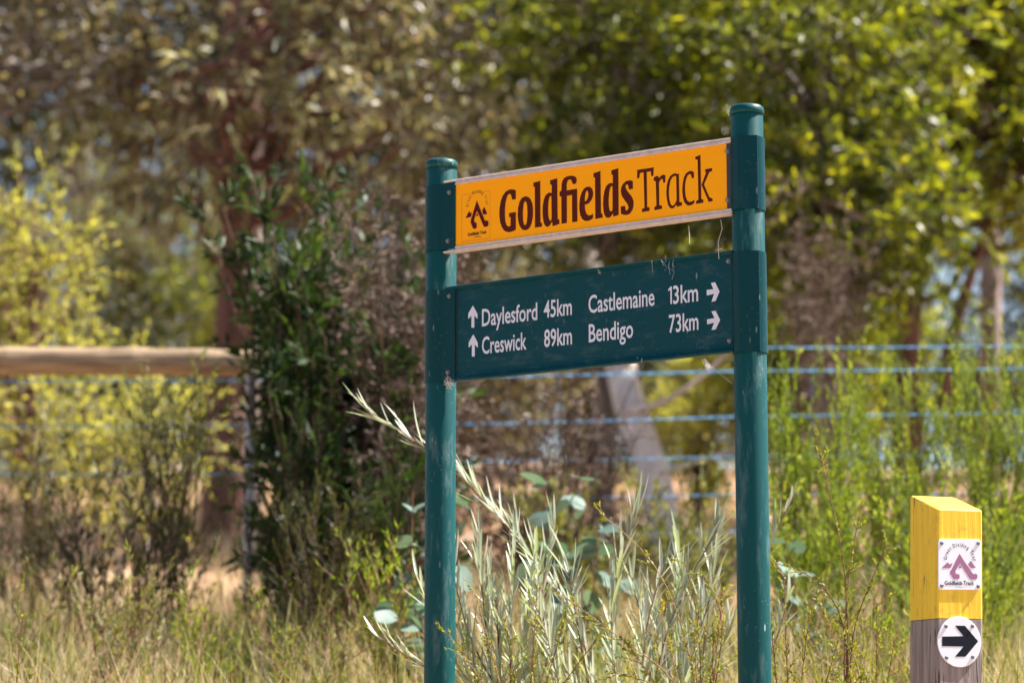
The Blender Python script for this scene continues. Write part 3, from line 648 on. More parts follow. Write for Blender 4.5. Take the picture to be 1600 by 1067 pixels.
# ------------------------------------------------------------------ wire fence with a log rail
FY = 12.0
fence = thing('wire_fence', 'wire fence with a round log rail and blue grey wires across the bank', 'fence', (-1.05, FY, float(gz(-1.05, FY)) - .05))
def log(name, P, R, mat, parent, sides=20):
    mb = MB(); tubes(mb, np.array(P, float)[None], np.array(R, float)[None], sides, cap=True)
    return part(name, mb, mat, parent, False)
zr = at(200, 566, FY)[2]
rl = R_(3); nr = 60; xr_ = np.linspace(-4.4, -1.00, nr)
knot = sum(h * np.exp(-((xr_ - k) / .035) ** 2) for k, h in ((-3.7, .008), (-2.95, .010), (-2.3, .007), (-1.75, .010), (-1.42, .006)))
log('rail', np.stack([xr_, FY + rl.normal(size=nr) * .001, zr + .006 * np.sin(xr_ * 2.1) + rl.normal(size=nr) * .001], -1), np.interp(xr_, [-4.4, -1.0], [.071, .060]) + knot + rl.normal(size=nr) * .0012, M['pine'], fence)
log('strainer_post', [(-.91, FY + .02, gz(-.91, FY) - .3), (-.91, FY + .02, zr - .4), (-.91, FY + .02, zr + .16)], [.085, .083, .08], M['pine'], fence)
log('strainer_post', [(-4.45, FY + .02, gz(-4.45, FY) - .3), (-4.45, FY + .02, zr + .14)], [.085, .08], M['pine'], fence)
def wire(x0, z0, x1, z1, sag=.012, r=.0022):
    n = 260; t = np.linspace(0, 1, n)
    P = np.stack([x0 + (x1 - x0) * t, np.full(n, FY - .075), z0 + (z1 - z0) * t - sag * 4 * (t * 4 % 1) * (1 - t * 4 % 1)], -1)
    mb = MB(); ph = t * (x1 - x0) * 34
    for k in (0, math.pi):
        Q = P + np.stack([np.zeros(n), np.cos(ph + k) * r, np.sin(ph + k) * r], -1)
        tubes(mb, Q[None], np.full((1, n), r), 4)
    o = part('wire', mb, M['wire'], fence)
for y0, y1, r in ((548, 536, .0020), (584, 571, .0025), (655, 637, .0022), (716, 704, .0016), (775, 766, .0016), (832, 824, .0015)):
    a = at(1200, y0, FY); b2 = at(1600, y1, FY); sl = (b2[2] - a[2]) / (b2[0] - a[0])
    wire(-1.05, a[2] + sl * (-1.05 - a[0]) * .4, 7.5, a[2] + sl * (7.5 - a[0]) * .5, .010, r)
for y0 in (597, 668, 742):
    zz = at(200, y0, FY)[2]; wire(-9, zz, -1.05, zz, .006, .0018)
def picket(x, z0, z1):
    mb = MB()
    for k in range(3):
        a = k * 2.094 + .5; c, s = math.cos(a) * .026, math.sin(a) * .026; u, v = -math.sin(a) * .0022, math.cos(a) * .0022
        P = [(x + u, FY - .03 + v), (x + u + c, FY - .03 + v + s), (x - u + c, FY - .03 - v + s), (x - u, FY - .03 - v)]
        V = [(p[0], p[1], z) for z in (z0, z1) for p in P]
        mb.add(V, [[0, 1, 5, 4], [1, 2, 6, 5], [2, 3, 7, 6], [4, 5, 6, 7]])
    part('star_picket', mb, M['galv'], fence)
for x in (at(390, 700, FY)[0], 2.9, 5.2, -6.2): picket(x, float(gz(x, FY)) - .3, at(390, 588, FY)[2])
for px, ya, yb in ((1262, 575, 800),):
    x = at(px, 600, FY)[0]; mb = MB()
    tubes(mb, np.array([[(x, FY - .085, at(px, yb, FY)[2]), (x + .01, FY - .085, at(px, ya, FY)[2])]]), np.full((1, 2), .0012), 5)
    part('dropper', mb, M['wire'], fence)

# ------------------------------------------------------------------ trees
def path(P, K):
    P = np.array(P, float); n = len(P)
    d = np.concatenate([[0], np.cumsum(np.linalg.norm(np.diff(P, axis=0), axis=1))]); t = np.linspace(0, d[-1], K)
    Q = np.stack([np.interp(t, d, P[:, k]) for k in range(3)], -1)
    for _ in range(2): Q[1:-1] = (Q[:-2] + Q[1:-1] * 2 + Q[2:]) / 4
    return Q
def box(px0, px1, py0, py1, Y0, Y1):
    ym = (Y0 + Y1) / 2
    a, b2 = at(px0, py1, ym), at(px1, py0, ym)
    return ((a[0] + b2[0]) / 2, ym, (a[2] + b2[2]) / 2), (abs(b2[0] - a[0]) / 2, (Y1 - Y0) / 2, abs(b2[2] - a[2]) / 2)
def tree(name, label, seed, trunk, rad, regions, leaf, bark, lL=.08, lW=.018, nsh=14, nlf=12, sh=.45, hang=.5, sag=.25, splay=.8, group=None, limb_r=.032, leaf_tint=None, extra=None, cat='tree', face=None):
    """regions: list of (centre, radii, number of clumps)"""
    rng = np.random.default_rng(seed)
    tp = path(trunk, 14)
    base = np.array([trunk[0][0], trunk[0][1], float(gz(trunk[0][0], trunk[0][1])) - .1])
    tp[0, 2] = base[2] - .2
    t = thing(name, label, cat, base, group)
    mt, ml = MB(), MB()
    rr = np.interp(np.linspace(0, 1, 14), np.linspace(0, 1, len(rad)), rad)
    wob = rng.normal(size=(14, 3)) * rr[:, None] * .12; wob[:, 2] = 0
    tubes(mt, (tp + wob)[None], rr[None], 12, .5)
    for P, r0, r1 in (extra or []):
        q = path(P, 8); tubes(mt, q[None], np.linspace(r0, r1, 8)[None], 8, .5)
    for (c, r, n) in regions:
        u = norm(rng.normal(size=(n, 3))) * rng.uniform(.15, 1, (n, 1)) ** .45
        C_ = np.array(c) + u * np.array(r)
        C_ = C_[C_[:, 2] > gz(C_[:, 0], C_[:, 1]) + .25]
        n = len(C_)
        # limbs from the trunk
        k = np.clip(np.searchsorted(tp[:, 2], C_[:, 2] - rng.uniform(.3, 1.3, n) * max(.5, r[2] * .6)), 2, 13)
        A = tp[k]
        ts = np.linspace(0, 1, 6)[None, :, None]
        L_ = A[:, None] * (1 - ts) + C_[:, None] * ts
        L_[:, :, 2] += (np.sin(ts[..., 0] * math.pi) * rng.uniform(-.15, .25, (n, 1))) * np.linalg.norm(C_ - A, axis=1)[:, None] * .5
        L_[:, 1:5] += rng.normal(size=(n, 4, 3)) * .05
        lr = np.minimum(limb_r * rng.uniform(.5, 1.4, n), rr[k] * .6)
        tubes(mt, L_, lr[:, None] * (1 - .75 * ts[..., 0]), 5, rng.uniform(0, 1, n))
        # leafy shoots round every clump centre
        P0 = np.repeat(C_, nsh, 0) + rng.normal(size=(n * nsh, 3)) * sh * .35
        D0 = norm(P0 - np.repeat(C_, nsh, 0)) * .9 + rng.normal(size=(n * nsh, 3)) * .5 + np.array([0, 0, .15])
        tint = np.repeat(rng.uniform(0, 1, n), nsh) * .6 + rng.uniform(0, .4, n * nsh)
        shoots(ml, mt, P0, D0, sh * rng.uniform(.5, 1.2, n * nsh), nlf, lL, lW, rng, sag, splay, hang, .004, tint, face=face)
    part('trunk', mt, bark, t, True)
    part('crown', ml, leaf, t, False, True)
    return t

def gp(px, Y): # ground point
    x = at(px, 600, Y)[0]; return [x, Y, float(gz(x, Y))]
def up(px, py, Y): return list(at(px, py, Y))

# red-barked gum with a forked trunk
tree('gum_tree', 'red-barked gum tree with forked trunk rising behind the log rail', 11,
     [gp(352, 17), up(360, 560, 17), up(372, 380, 17), up(385, 210, 17), up(372, 40, 17), up(368, -80, 17.2), up(362, -180, 17.4)], [.15, .135, .125, .115, .10, .08, .04],
     [(*box(180, 700, -200, 110, 17.3, 19.6), 40), (*box(420, 640, -200, 120, 16, 17), 14), (*box(420, 760, 0, 330, 15.6, 17.6), 26), (*box(150, 350, 60, 330, 17.4, 18.6), 14), (*box(290, 470, -80, 420, 15.8, 16.7), 9)],
     M['gum'], M['bark_red'], .125, .034, 10, 9, .30, .7,
     extra=[([up(388, 200, 17), up(405, 60, 17.1), up(418, -100, 17.2), up(440, -180, 17.4)], .085, .03), ([up(375, 330, 17), up(320, 250, 16.9), up(240, 190, 16.8)], .03, .012), ([up(385, 230, 17), up(450, 160, 16.8), up(540, 90, 16.6)], .03, .012)])
tree('gum_tree', 'slender pale-trunked gum close behind the red-barked gum', 12,
     [gp(398, 17.8), up(398, 500, 17.8), up(402, 250, 17.8), up(408, 0, 17.8), up(404, -230, 17.8)], [.055, .05, .045, .04, .015],
     [(*box(330, 640, -250, 0, 17.4, 19), 14)], M['gum'], M['bark_pale'], .09, .02, 12, 10, .4, .7)
tree('gum_tree', 'brown-leaved gum spreading over the left end of the rail', 13,
     [gp(-120, 18), up(-100, 400, 18), up(-60, 100, 18), up(-30, -50, 18.2), up(0, -140, 18.4)], [.14, .12, .11, .09, .03],
     [(*box(-220, 330, -150, 230, 16.5, 19.5), 54)], M['gum_brown'], M['bark_grey'], .125, .034, 10, 9, .32, .7)
tree('gum_tree', 'brown twiggy gum behind the left post of the sign', 14,
     [gp(640, 19), up(640, 400, 19), up(655, 100, 19), up(652, -20, 19), up(660, -100, 19)], [.12, .11, .095, .08, .03],
     [(*box(520, 900, -110, 260, 17.6, 20.4), 48), (*box(560, 860, 220, 470, 17.6, 19.5), 26)], M['gum_brown'], M['bark_grey'], .11, .03, 10, 9, .30, .5)
# wattles filling the right half
tree('wattle_tree', 'olive green wattle arching above the orange name board', 15,
     [gp(940, 16.5), up(950, 420, 16.4), up(970, 200, 16.3), up(960, -50, 16.2), up(950, -130, 16.2)], [.075, .07, .06, .05, .015],
     [(*box(740, 1180, -140, 230, 15.2, 17.6), 60), (*box(820, 1150, 190, 420, 15.4, 17.2), 32)], M['wattle'], M['bark_grey'], .09, .030, 15, 13, .28, .15, .15, .9)
tree('wattle_tree', 'deep green bushy wattle just right of the tall sign post', 16,
     [gp(1290, 15.2), up(1300, 430, 15.2), up(1280, 200, 15.2), up(1270, -50, 15.2), up(1260, -130, 15.2)], [.085, .08, .065, .05, .015],
     [(*box(1090, 1470, -140, 250, 14.2, 16.4), 56), (*box(1140, 1480, 180, 510, 14.2, 16.2), 52)], M['wattle'], M['bark_grey'], .088, .029, 15, 13, .28, .15, .15, .9)
tree('wattle_tree', 'yellow green wattle with several dark stems near the marker post', 17,
     [gp(1415, 16.6), up(1420, 480, 16.6), up(1450, 250, 16.6), up(1500, -50, 16.6), up(1520, -130, 16.6)], [.10, .09, .07, .05, .015],
     [(*box(1380, 1720, -140, 220, 15.6, 18.0), 58), (*box(1430, 1760, 180, 360, 15.6, 17.6), 34)], M['wattle'], M['bark_red'], .09, .030, 15, 13, .28, .15, .15, .9,
     extra=[([up(1470, 640, 16.5), up(1480, 530, 16.5), up(1530, 400, 16.5), up(1570, 250, 16.6)], .05, .02)])
tree('wattle_tree', 'broad wattle added out of view at the right to cast shade', 18,
     [gp(2050, 15.5), up(2050, 400, 15.5), up(2030, 100, 15.5), up(2050, -300, 15.5)], [.10, .09, .07, .02],
     [(*box(1850, 2250, -300, 420, 14, 17.5), 70)], M['wattle'], M['bark_grey'], .08, .022, 14, 12, .42, .15, .15, .9)  # stands outside the frame, added for the shade it throws
tree('gum_tree', 'pink-trunked gum beyond the yellow green wattle', 19,
     [gp(1545, 21), up(1545, 480, 21), up(1548, 250, 21), up(1540, 0, 21), up(1530, -230, 21)], [.10, .09, .085, .07, .04],
     [(*box(1400, 1750, -250, 80, 20, 22.5), 32)], M['gum'], M['bark_pink'], .09, .02, 12, 10, .45, .6)
# leaning pale trunk under the sign
tree('gum_tree', 'leaning white-trunked gum seen below the green board', 20,
     [gp(1060, 15.6), up(1010, 700, 15.6), up(960, 560, 15.8), up(935, 450, 16.9), up(930, 330, 18.2), up(930, 0, 18.4), up(930, -300, 18.4)], [.105, .098, .09, .07, .05, .04, .02],
     [(*box(800, 1050, -300, 200, 17.6, 19.2), 36)], M['gum'], M['bark_pale'], .085, .02, 12, 11, .4, .5,
     extra=[([up(985, 640, 15.6), up(1030, 640, 15.4), up(1085, 600, 15.2), up(1135, 555, 15.1), up(1200, 480, 15.1)], .022, .008), ([up(1030, 740, 15.5), up(1075, 725, 15.3), up(1125, 710, 15.2), up(1190, 690, 15.1)], .016, .006)])
# mid-distance greenery behind the fence
tree('she_oak', 'soft grey green she-oak in the shade behind the fence', 21,
     [gp(205, 22), up(205, 500, 22), up(215, 330, 22), up(220, 150, 22)], [.06, .055, .04, .015],
     [(*box(80, 350, 220, 560, 20.8, 23), 60)], M['sage'], M['bark_red'], .10, .008, 16, 16, .42, .9, .35, .5,
     extra=[([up(195, 520, 21.6), up(210, 430, 21.5), up(235, 350, 21.5), up(260, 290, 21.5)], .03, .012), ([up(215, 400, 21.5), up(180, 330, 21.4), up(160, 280, 21.4)], .018, .008)])
tree('wattle_bush', 'yellow flowering wattle bush rising over the left end of the rail', 22,
     [gp(50, 14), up(50, 560, 14), up(55, 430, 14), up(55, 300, 14)], [.03, .028, .02, .008],
     [(*box(-100, 120, 300, 640, 13.4, 14.6), 34)], M['wattle_yellow'], M['bark_red'], .05, .014, 14, 15, .30, -.1, .05, .8, cat='bush')
tree('wattle_bush', 'low golden green bush seen under the log rail', 23,
     [gp(230, 14), up(230, 740, 14), up(235, 650, 14)], [.025, .02, .008],
     [(*box(0, 325, 580, 770, 13.3, 14.7), 24)], M['wattle_yellow'], M['bark_grey'], .05, .016, 14, 14, .28, 0, .05, .8, cat='bush')
tree('wattle_bush', 'golden green bush between the red-barked gum and the rail', 24,
     [gp(455, 18.5), up(455, 600, 18.5), up(460, 480, 18.5)], [.025, .02, .008],
     [(*box(300, 520, 430, 600, 17.9, 19.2), 20)], M['wattle_yellow'], M['bark_grey'], .05, .015, 14, 13, .28, 0, .05, .8, cat='bush')
# undergrowth beyond the fence
for k, (px, Y, x0, x1, y0, y1, n, mt_, lab) in enumerate([
    (150, 20, 60, 270, 480, 720, 40, 'olive', 'olive bush beneath the she-oak'),
    (330, 21.5, 240, 430, 440, 720, 40, 'wattle', 'green bush left of the red-barked trunk'),
    (520, 20.5, 430, 620, 380, 720, 44, 'gum_brown', 'brown bush between the red-barked trunk and the left sign post'),
    (-60, 21, -200, 60, 380, 760, 40, 'olive', 'olive bush beyond the left end of the rail'),
    (760, 19.5, 660, 850, 400, 700, 44, 'gum_brown', 'brown bush behind the left half of the green board'),
    (920, 21.5, 830, 1010, 380, 680, 44, 'olive', 'olive bush behind the leaning white trunk'),
    (1110, 22.5, 1010, 1200, 380, 660, 42, 'wattle', 'green bush left of the tall sign post, beyond the fence'),
    (1090, 18.5, 1030, 1150, 610, 720, 16, 'wattle_yellow', 'small yellow bush between the white trunk and the tall sign post'),
    (1240, 18, 1170, 1310, 440, 660, 40, 'wattle', 'green bush right of the tall sign post, beyond the fence'),
    (1370, 20, 1300, 1450, 430, 660, 40, 'wattle', 'green bush between the two dark wattle stems'),
    (1520, 24, 1440, 1600, 560, 680, 26, 'olive', 'low olive bush at the foot of the pink trunk'),
    (1710, 20, 1640, 1790, 400, 680, 36, 'wattle', 'green bush right of the pink trunk'),
    (1610, 23.5, 1560, 1700, 370, 600, 26, 'olive', 'olive bush filling the gap right of the pink trunk'),
    (1010, 27, 940, 1090, 540, 720, 26, 'olive', 'dark olive bush up the slope behind the leaning white trunk'),
    (800, 27, 700, 900, 540, 720, 26, 'olive', 'dark olive bush up the slope behind the stick tangle'),
    (40, 24, -60, 140, 560, 760, 24, 'wattle_yellow', 'yellow bush far up the slope left of the she-oak')]):
    tree('understory_bush', lab, 300 + k, [gp(px, Y), up(px, y1, Y), up(px + 8, (y0 + y1) / 2, Y), up(px, y0, Y)], [.035, .03, .02, .008],
         [(*box(x0, x1, y0, y1, Y - .9, Y + .9), n)], M[mt_], M['bark_grey'], .085, .028, 13, 12, .36, .1, .1, .9, cat='bush')
# far wood: one label, one group
far_label = 'dark gum tree standing in the far wood up the slope'
rf = np.random.default_rng(77)
for i, (px, Y, top, bot) in enumerate([(-350, 30, -300, 500), (-80, 33, -250, 520), (130, 28, -300, 350), (330, 34, -250, 560), (520, 30, -300, 500), (720, 33, -250, 540), (900, 29, -300, 520), (1080, 34, -250, 540), (1260, 30, -300, 480), (1410, 36, -250, 420), (1660, 31, -300, 400), (1860, 34, -300, 500), (2100, 30, -300, 500), (30, 40, -200, 600), (420, 42, -200, 620), (820, 41, -200, 600), (1200, 42, -200, 560)]):
    tr = [gp(px, Y), up(px + rf.uniform(-15, 15), 450, Y), up(px + rf.uniform(-25, 25), 150, Y), up(px + rf.uniform(-30, 30), -120, Y), up(px, -280, Y)]
    wdt = 150 if Y < 38 else 240
    tree('gum_tree', far_label, 100 + i, tr, [.17, .16, .14, .11, .03],
         [(*box(px - wdt, px + wdt, top, bot, Y - 1.6, Y + 1.6), 50 if px > 1250 else (46 if px < 700 else 62))], M['olive'], M['bark_grey'], .18, .065, 11, 10, .75, .4, group='gum trees of the far wood')

# ------------------------------------------------------------------ shrubs
def shrub(name, label, seed, base, tips, leaf, lL, lW, nsh, nlf, shl, twigm, stem_r=.006, t0=.25, sag=.1, splay=.7, hang=0., out=.5, group=None, cat='shrub', nseg=1, bow=.12, tint=None, face=None, twig=.002):
    rng = np.random.default_rng(seed)
    base = np.array([base[0], base[1], float(gz(base[0], base[1])) - .03])
    t = thing(name, label, cat, base, group)
    mt, ml = MB(), MB()
    tips = np.array(tips, float); n = len(tips); K = 8
    ts = np.linspace(0, 1, K)[None, :, None]
    B0 = base + rng.normal(size=(n, 3)) * np.array([.06, .06, 0])
    P = B0[:, None] * (1 - ts) + tips[:, None] * ts
    d = tips - B0; hor = d * np.array([1, 1, 0])
    P = P - hor[:, None] * (np.sin(ts * math.pi) * bow) + np.array([0, 0, 1.]) * np.sin(ts * math.pi) * bow * .3 * np.linalg.norm(hor, axis=1)[:, None, None]
    P[:, 1:-1] += rng.normal(size=(n, K - 2, 3)) * .015 * np.linalg.norm(d, axis=1)[:, None, None]
    tubes(mt, P, np.broadcast_to(stem_r * (1 - .75 * ts[..., 0]), (n, K)), 5, rng.uniform(0, 1, n))
    u = rng.uniform(t0, 1, (n, nsh)) ** .8; u[:, 0] = 1.0
    x = u * (K - 1); i = np.minimum(x.astype(int), K - 2); fr = (x - i)[..., None]; r = np.arange(n)[:, None]
    S0 = (P[r, i] * (1 - fr) + P[r, i + 1] * fr).reshape(-1, 3)
    Dd = norm(P[r, i + 1] - P[r, i]).reshape(-1, 3)
    D0 = Dd * (1 - out) + norm(rng.normal(size=Dd.shape)) * out + np.array([0, 0, .2])
    tt = np.repeat(rng.uniform(0, 1, n), nsh) * .5 + rng.uniform(0, .5, n * nsh) if tint is None else tint + rng.uniform(-.15, .15, n * nsh)
    shoots(ml, mt, S0, D0, shl * rng.uniform(.5, 1.2, n * nsh), nlf, lL, lW, rng, sag, splay, hang, twig, tt, nseg=nseg, face=face)
    part('stem', mt, twigm, t, True)
    part('foliage', ml, leaf, t, False, True)
    return t
def tipbox(rng, n, px0, px1, py0, py1, Y0, Y1):
    return [at(rng.uniform(px0, px1), rng.uniform(py0, py1), rng.uniform(Y0, Y1)) for _ in range(n)]


# dense dark shrub that hides the rail end
rg = R_(31)
tips = tipbox(rg, 26, 415, 610, 330, 620, 10.1, 11.2) + tipbox(rg, 34, 415, 690, 560, 900, 10.0, 11.2) + tipbox(rg, 16, 520, 690, 420, 620, 10.4, 11.2) + [at(390, 262, 10.5), at(420, 300, 10.5), at(350, 330, 10.4), at(330, 350, 10.4), at(470, 330, 10.6)] + tipbox(rg, 14, 405, 490, 380, 560, 10.1, 10.8)
shrub('dense_shrub', 'tall dense dark green shrub hiding the end of the log rail', 31, (at(510, 600, 10.7)[0], 10.7), tips, M['dark'], .085, .022, 9, 13, .22, M['twig'], .012, .35, .05, .75, 0, .6, bow=.05)
# brown half-dead twiggy shrub behind the left post
rg = R_(32)
shrub('twiggy_shrub', 'half dead brown twiggy shrub behind the left sign post', 32, (at(640, 600, 10.9)[0], 10.9), tipbox(rg, 100, 520, 730, 300, 900, 9.9, 11.5), M['dead'], .038, .011, 12, 13, .2, M['twig'], .007, .3, 0, .9, 0, .75, bow=.03)
shrub('twiggy_shrub', 'brown twiggy shrub climbing into the wattle right of the sign', 33, (at(1290, 600, 13.6)[0], 13.6), tipbox(R_(33), 18, 1210, 1360, 260, 480, 13.2, 14.0), M['dead'], .045, .014, 10, 12, .2, M['twig'], .007, .45, 0, .9, 0, .75, bow=.03)
shrub('twiggy_shrub', 'low tangle of dry sticks under the green board', 34, (at(840, 600, 11.5)[0], 11.5), tipbox(R_(34), 60, 720, 1010, 580, 840, 11.2, 11.8), M['dead'], .035, .010, 9, 9, .2, M['twig'], .008, .3, 0, .9, 0, .8, bow=.03)
# olive shrubs in front of the rail
for k, (px, Y, x0, x1, y0, y1, lab) in enumerate([(265, 10.6, 170, 380, 590, 800, 'olive upright shrub with thin stems below the log rail'), (420, 10.2, 330, 520, 640, 860, 'olive wiry shrub at the foot of the dense dark shrub'), (60, 11.2, -60, 110, 700, 900, 'sparse green shrub beside the left edge of the fence'), (590, 10.0, 520, 660, 720, 900, 'small shaded shrub behind the foot of the left sign post'), (160, 10.2, 60, 260, 740, 920, 'low olive shrub between the sparse green shrub and the wiry one'), (500, 9.6, 420, 600, 800, 940, 'low grassy-leaved shrub in front of the dense dark shrub')]):
    shrub('wiry_shrub', lab, 40 + k, (at(px, 600, Y)[0], Y), tipbox(R_(40 + k), (26, 26, 18, 30, 20, 24)[k], x0, x1, y0, y1, Y - .45, Y + .45), M[('sage', 'dark', 'olive', 'dark', 'olive', 'olive')[k]], .035, .008, 8, 14, .2, M['twig'], .0045, .3, -.05, .6, 0, .4, bow=.06)
# bright broom shrubs on the right
for k, (px, Y, x0, x1, y0, y1, n, lab) in enumerate([(1260, 10.4, 1190, 1350, 570, 800, 34, 'bright green broom shrub right of the tall sign post'), (1400, 10.9, 1320, 1500, 560, 780, 36, 'bright green broom shrub directly behind the marker post'), (1560, 10.5, 1480, 1660, 540, 780, 38, 'tallest broom shrub spreading past the marker post'), (1500, 9.6, 1380, 1620, 760, 960, 30, 'low leafy broom shrub around the foot of the marker post'), (1260, 9.7, 1190, 1350, 780, 960, 24, 'low broom shrub at the foot of the tall sign post'), (1780, 10.4, 1680, 1900, 560, 850, 34, 'outermost broom shrub along the right of the fence')]):
    shrub('broom_shrub', lab, 50 + k, (at(px, 600, Y)[0], Y), tipbox(R_(50 + k), n, x0, x1, y0, y1, Y - .4, Y + .4), M['broom'], .028, .006, 12, 22, .19, M['grass'], .004, .25, -.1, .55, 0, .35, bow=.05)
for k, (px, Y, x0, x1, y0, y1, lab) in enumerate([(900, 11.2, 820, 980, 800, 930, 'low dark shrub behind the silvery shrub'), (1060, 11.0, 980, 1150, 760, 900, 'low green shrub left of the tall sign post')]):
    shrub('low_shrub', lab, 60 + k, (at(px, 600, Y)[0], Y), tipbox(R_(60 + k), 20, x0, x1, y0, y1, Y - .3, Y + .3), M['sage'], .04, .011, 8, 15, .18, M['twig'], .005, .2, -.05, .6, 0, .45, bow=.06)

for k, (px, Y, x0, x1, y0, y1, n, mt_, lab) in enumerate([
    (40, 8.9, -30, 120, 880, 1010, 12, 'sage', 'straggly olive weed clump nearest the seeding weed'),
    (190, 8.7, 120, 260, 900, 1020, 14, 'sage', 'grey green weed clump in the dry grass below the wiry shrub'),
    (330, 9.0, 260, 410, 890, 1010, 10, 'broom', 'fresh green weed clump in the dry grass below the star picket'),
    (470, 8.6, 400, 560, 920, 1040, 10, 'sage', 'grey green weed clump below the dense dark shrub'),
    (600, 8.9, 540, 660, 860, 990, 14, 'broom', 'fresh green weed clump close by the left sign post'),
    (1440, 8.4, 1350, 1520, 900, 1040, 16, 'broom', 'fresh green weed clump behind the marker post foot'),
    (1300, 8.6, 1210, 1390, 880, 1020, 16, 'sage', 'grey green weed clump behind the tall wispy weed')]):
    shrub('weed_clump', lab, 400 + k, (at(px, 600, Y)[0], Y), tipbox(R_(400 + k), n, x0, x1, y0, y1, Y - .3, Y + .3), M[mt_], .030, .006, 7, 13, .13, M['red_twig'], .003, .2, -.05, .6, 0, .4, bow=.08, cat='weed')

# blue-green gum saplings with round leaves: every leaf a part
def sapling(label, seed, base, stems, nl, size):
    rng = R_(seed)
    base = np.array([base[0], base[1], float(gz(base[0], base[1])) - .03])
    t = thing('gum_sapling', label, 'sapling', base, 'blue green gum saplings')
    mt = MB(); K = 8
    protos = []
    for q in range(3):
        lm = MB(); a = np.linspace(0, 2 * math.pi, 13)[:-1]
        rr = (1 + .12 * np.cos(a * 1 + q) + .06 * np.cos(3 * a))
        V = np.concatenate([[[.5, 0, .06]], np.stack([.5 + .5 * np.cos(a) * rr, .42 * np.sin(a) * rr, .10 * np.abs(np.sin(a)) - .05 * q * np.cos(a)], -1)])
        lm.add(V, [[0, 1 + i, 1 + (i + 1) % 12] for i in range(12)], .2 + .3 * q)
        protos.append(lm.mesh('leaf', M['blue'], smooth=True))
    for tip in stems:
        ts = np.linspace(0, 1, K)[:, None]
        P = base * (1 - ts) + np.array(tip) * ts + rng.normal(size=(K, 3)) * .01
        tubes(mt, P[None], (.006 * (1 - .8 * ts[:, 0]))[None], 5)
        for j in range(nl):
            u = .35 + .63 * (j // 2 + .5) / (nl / 2); x = u * (K - 1); i = min(int(x), K - 2)
            p = P[i] * (1 - (x - i)) + P[i + 1] * (x - i)
            o = link('leaf', protos[rng.integers(3)], t)
            o.location = p - base
            s = size * rng.uniform(.7, 1.25); o.scale = (s, s, s)
            o.rotation_euler = (rng.uniform(-.9, .9), rng.uniform(-.7, .9), rng.uniform(0, 6.28))
    part('stem', mt, M['red_twig'], t, True)
sapling('blue green gum sapling with round leaves beside the left sign post', 71, (at(665, 600, 8.9)[0], 8.9), [at(640, 770, 8.9), at(610, 930, 8.7), at(660, 900, 8.8), at(735, 760, 9.0)], 10, .085)
sapling('blue green gum sapling with round leaves under the middle of the green board', 72, (at(890, 600, 9.2)[0], 9.2), [at(850, 735, 9.2), at(920, 730, 9.3), at(870, 790, 9.1), at(945, 800, 9.2), at(830, 830, 9.0), at(985, 890, 9.2)], 12, .085)
sapling('blue green gum sapling with round leaves between the tall sign post and marker post', 73, (at(1255, 600, 8.9)[0], 8.9), [at(1235, 820, 8.9), at(1215, 870, 8.8), at(1290, 900, 8.9), at(1560, 960, 9.1)][:3], 8, .085)

# silvery narrow-leaved shrubs in front: the leaves one can pick apart are parts
def silver_shrub(label, seed, base, stems, per, length, leaf_w):
    rng = R_(seed)
    base = np.array([base[0], base[1], float(gz(base[0], base[1])) - .03])
    t = thing('silvery_shrub', label, 'shrub', base)
    mt = MB(); protos = []
    for q in range(6):
        lm = MB(); n = 6; ts = np.linspace(0, 1, n + 1)
        pr = np.array([.35, .8, 1, 1, .9, .65, .08]); bend = [.06, .14, -.08, .22, .02, -.16][q]
        V = []
        for a, p in zip(ts, pr):
            z = bend * a * a; V += [(a, .5 * p, z + .018 * p), (a, 0, z), (a, -.5 * p, z + .018 * p)]
        F = []
        for k in range(n):
            F += [[3 * k, 3 * k + 1, 3 * k + 4, 3 * k + 3], [3 * k + 1, 3 * k + 2, 3 * k + 5, 3 * k + 4]]
        lm.add(np.array(V) * np.array([1, 1, 1]), F, [.1, .3, .5, .65, .8, 1.0][q])
        protos.append(lm.mesh('leaf', M['silver'], smooth=True))
    for pts, dens in stems:
        Q = path(pts, 12); K = 12
        tubes(mt, Q[None], np.linspace(.0048, .0014, 12)[None], 5, rng.uniform(0, 1, 1))
        nl = int(per * dens)
        for j in range(nl):
            u = .30 + .70 * (j + .5) / nl; x = u * (K - 1); i = min(int(x), K - 2)
            p = Q[i] * (1 - (x - i)) + Q[i + 1] * (x - i)
            d = Vector(norm(Q[i + 1] - Q[i]))
            pd = Vector(norm(np.cross(np.array(d), rng.normal(size=3)))); sp_ = rng.uniform(.18, .62)
            dd = (d * math.cos(sp_) + pd * math.sin(sp_) + Vector((0, 0, .12))).normalized()
            o = link('leaf', protos[rng.integers(6)], t)
            s = length * rng.uniform(.65, 1.25) * (1.1 - .35 * (u - .3))
            o.location = Vector(p - base)
            o.rotation_mode = 'QUATERNION'
            o.rotation_quaternion = dd.to_track_quat('X', 'Z')
            o.scale = (s, leaf_w * rng.uniform(.8, 1.2), s)
    part('stem', mt, M['red_twig'], t, True)
Y1 = 7.65
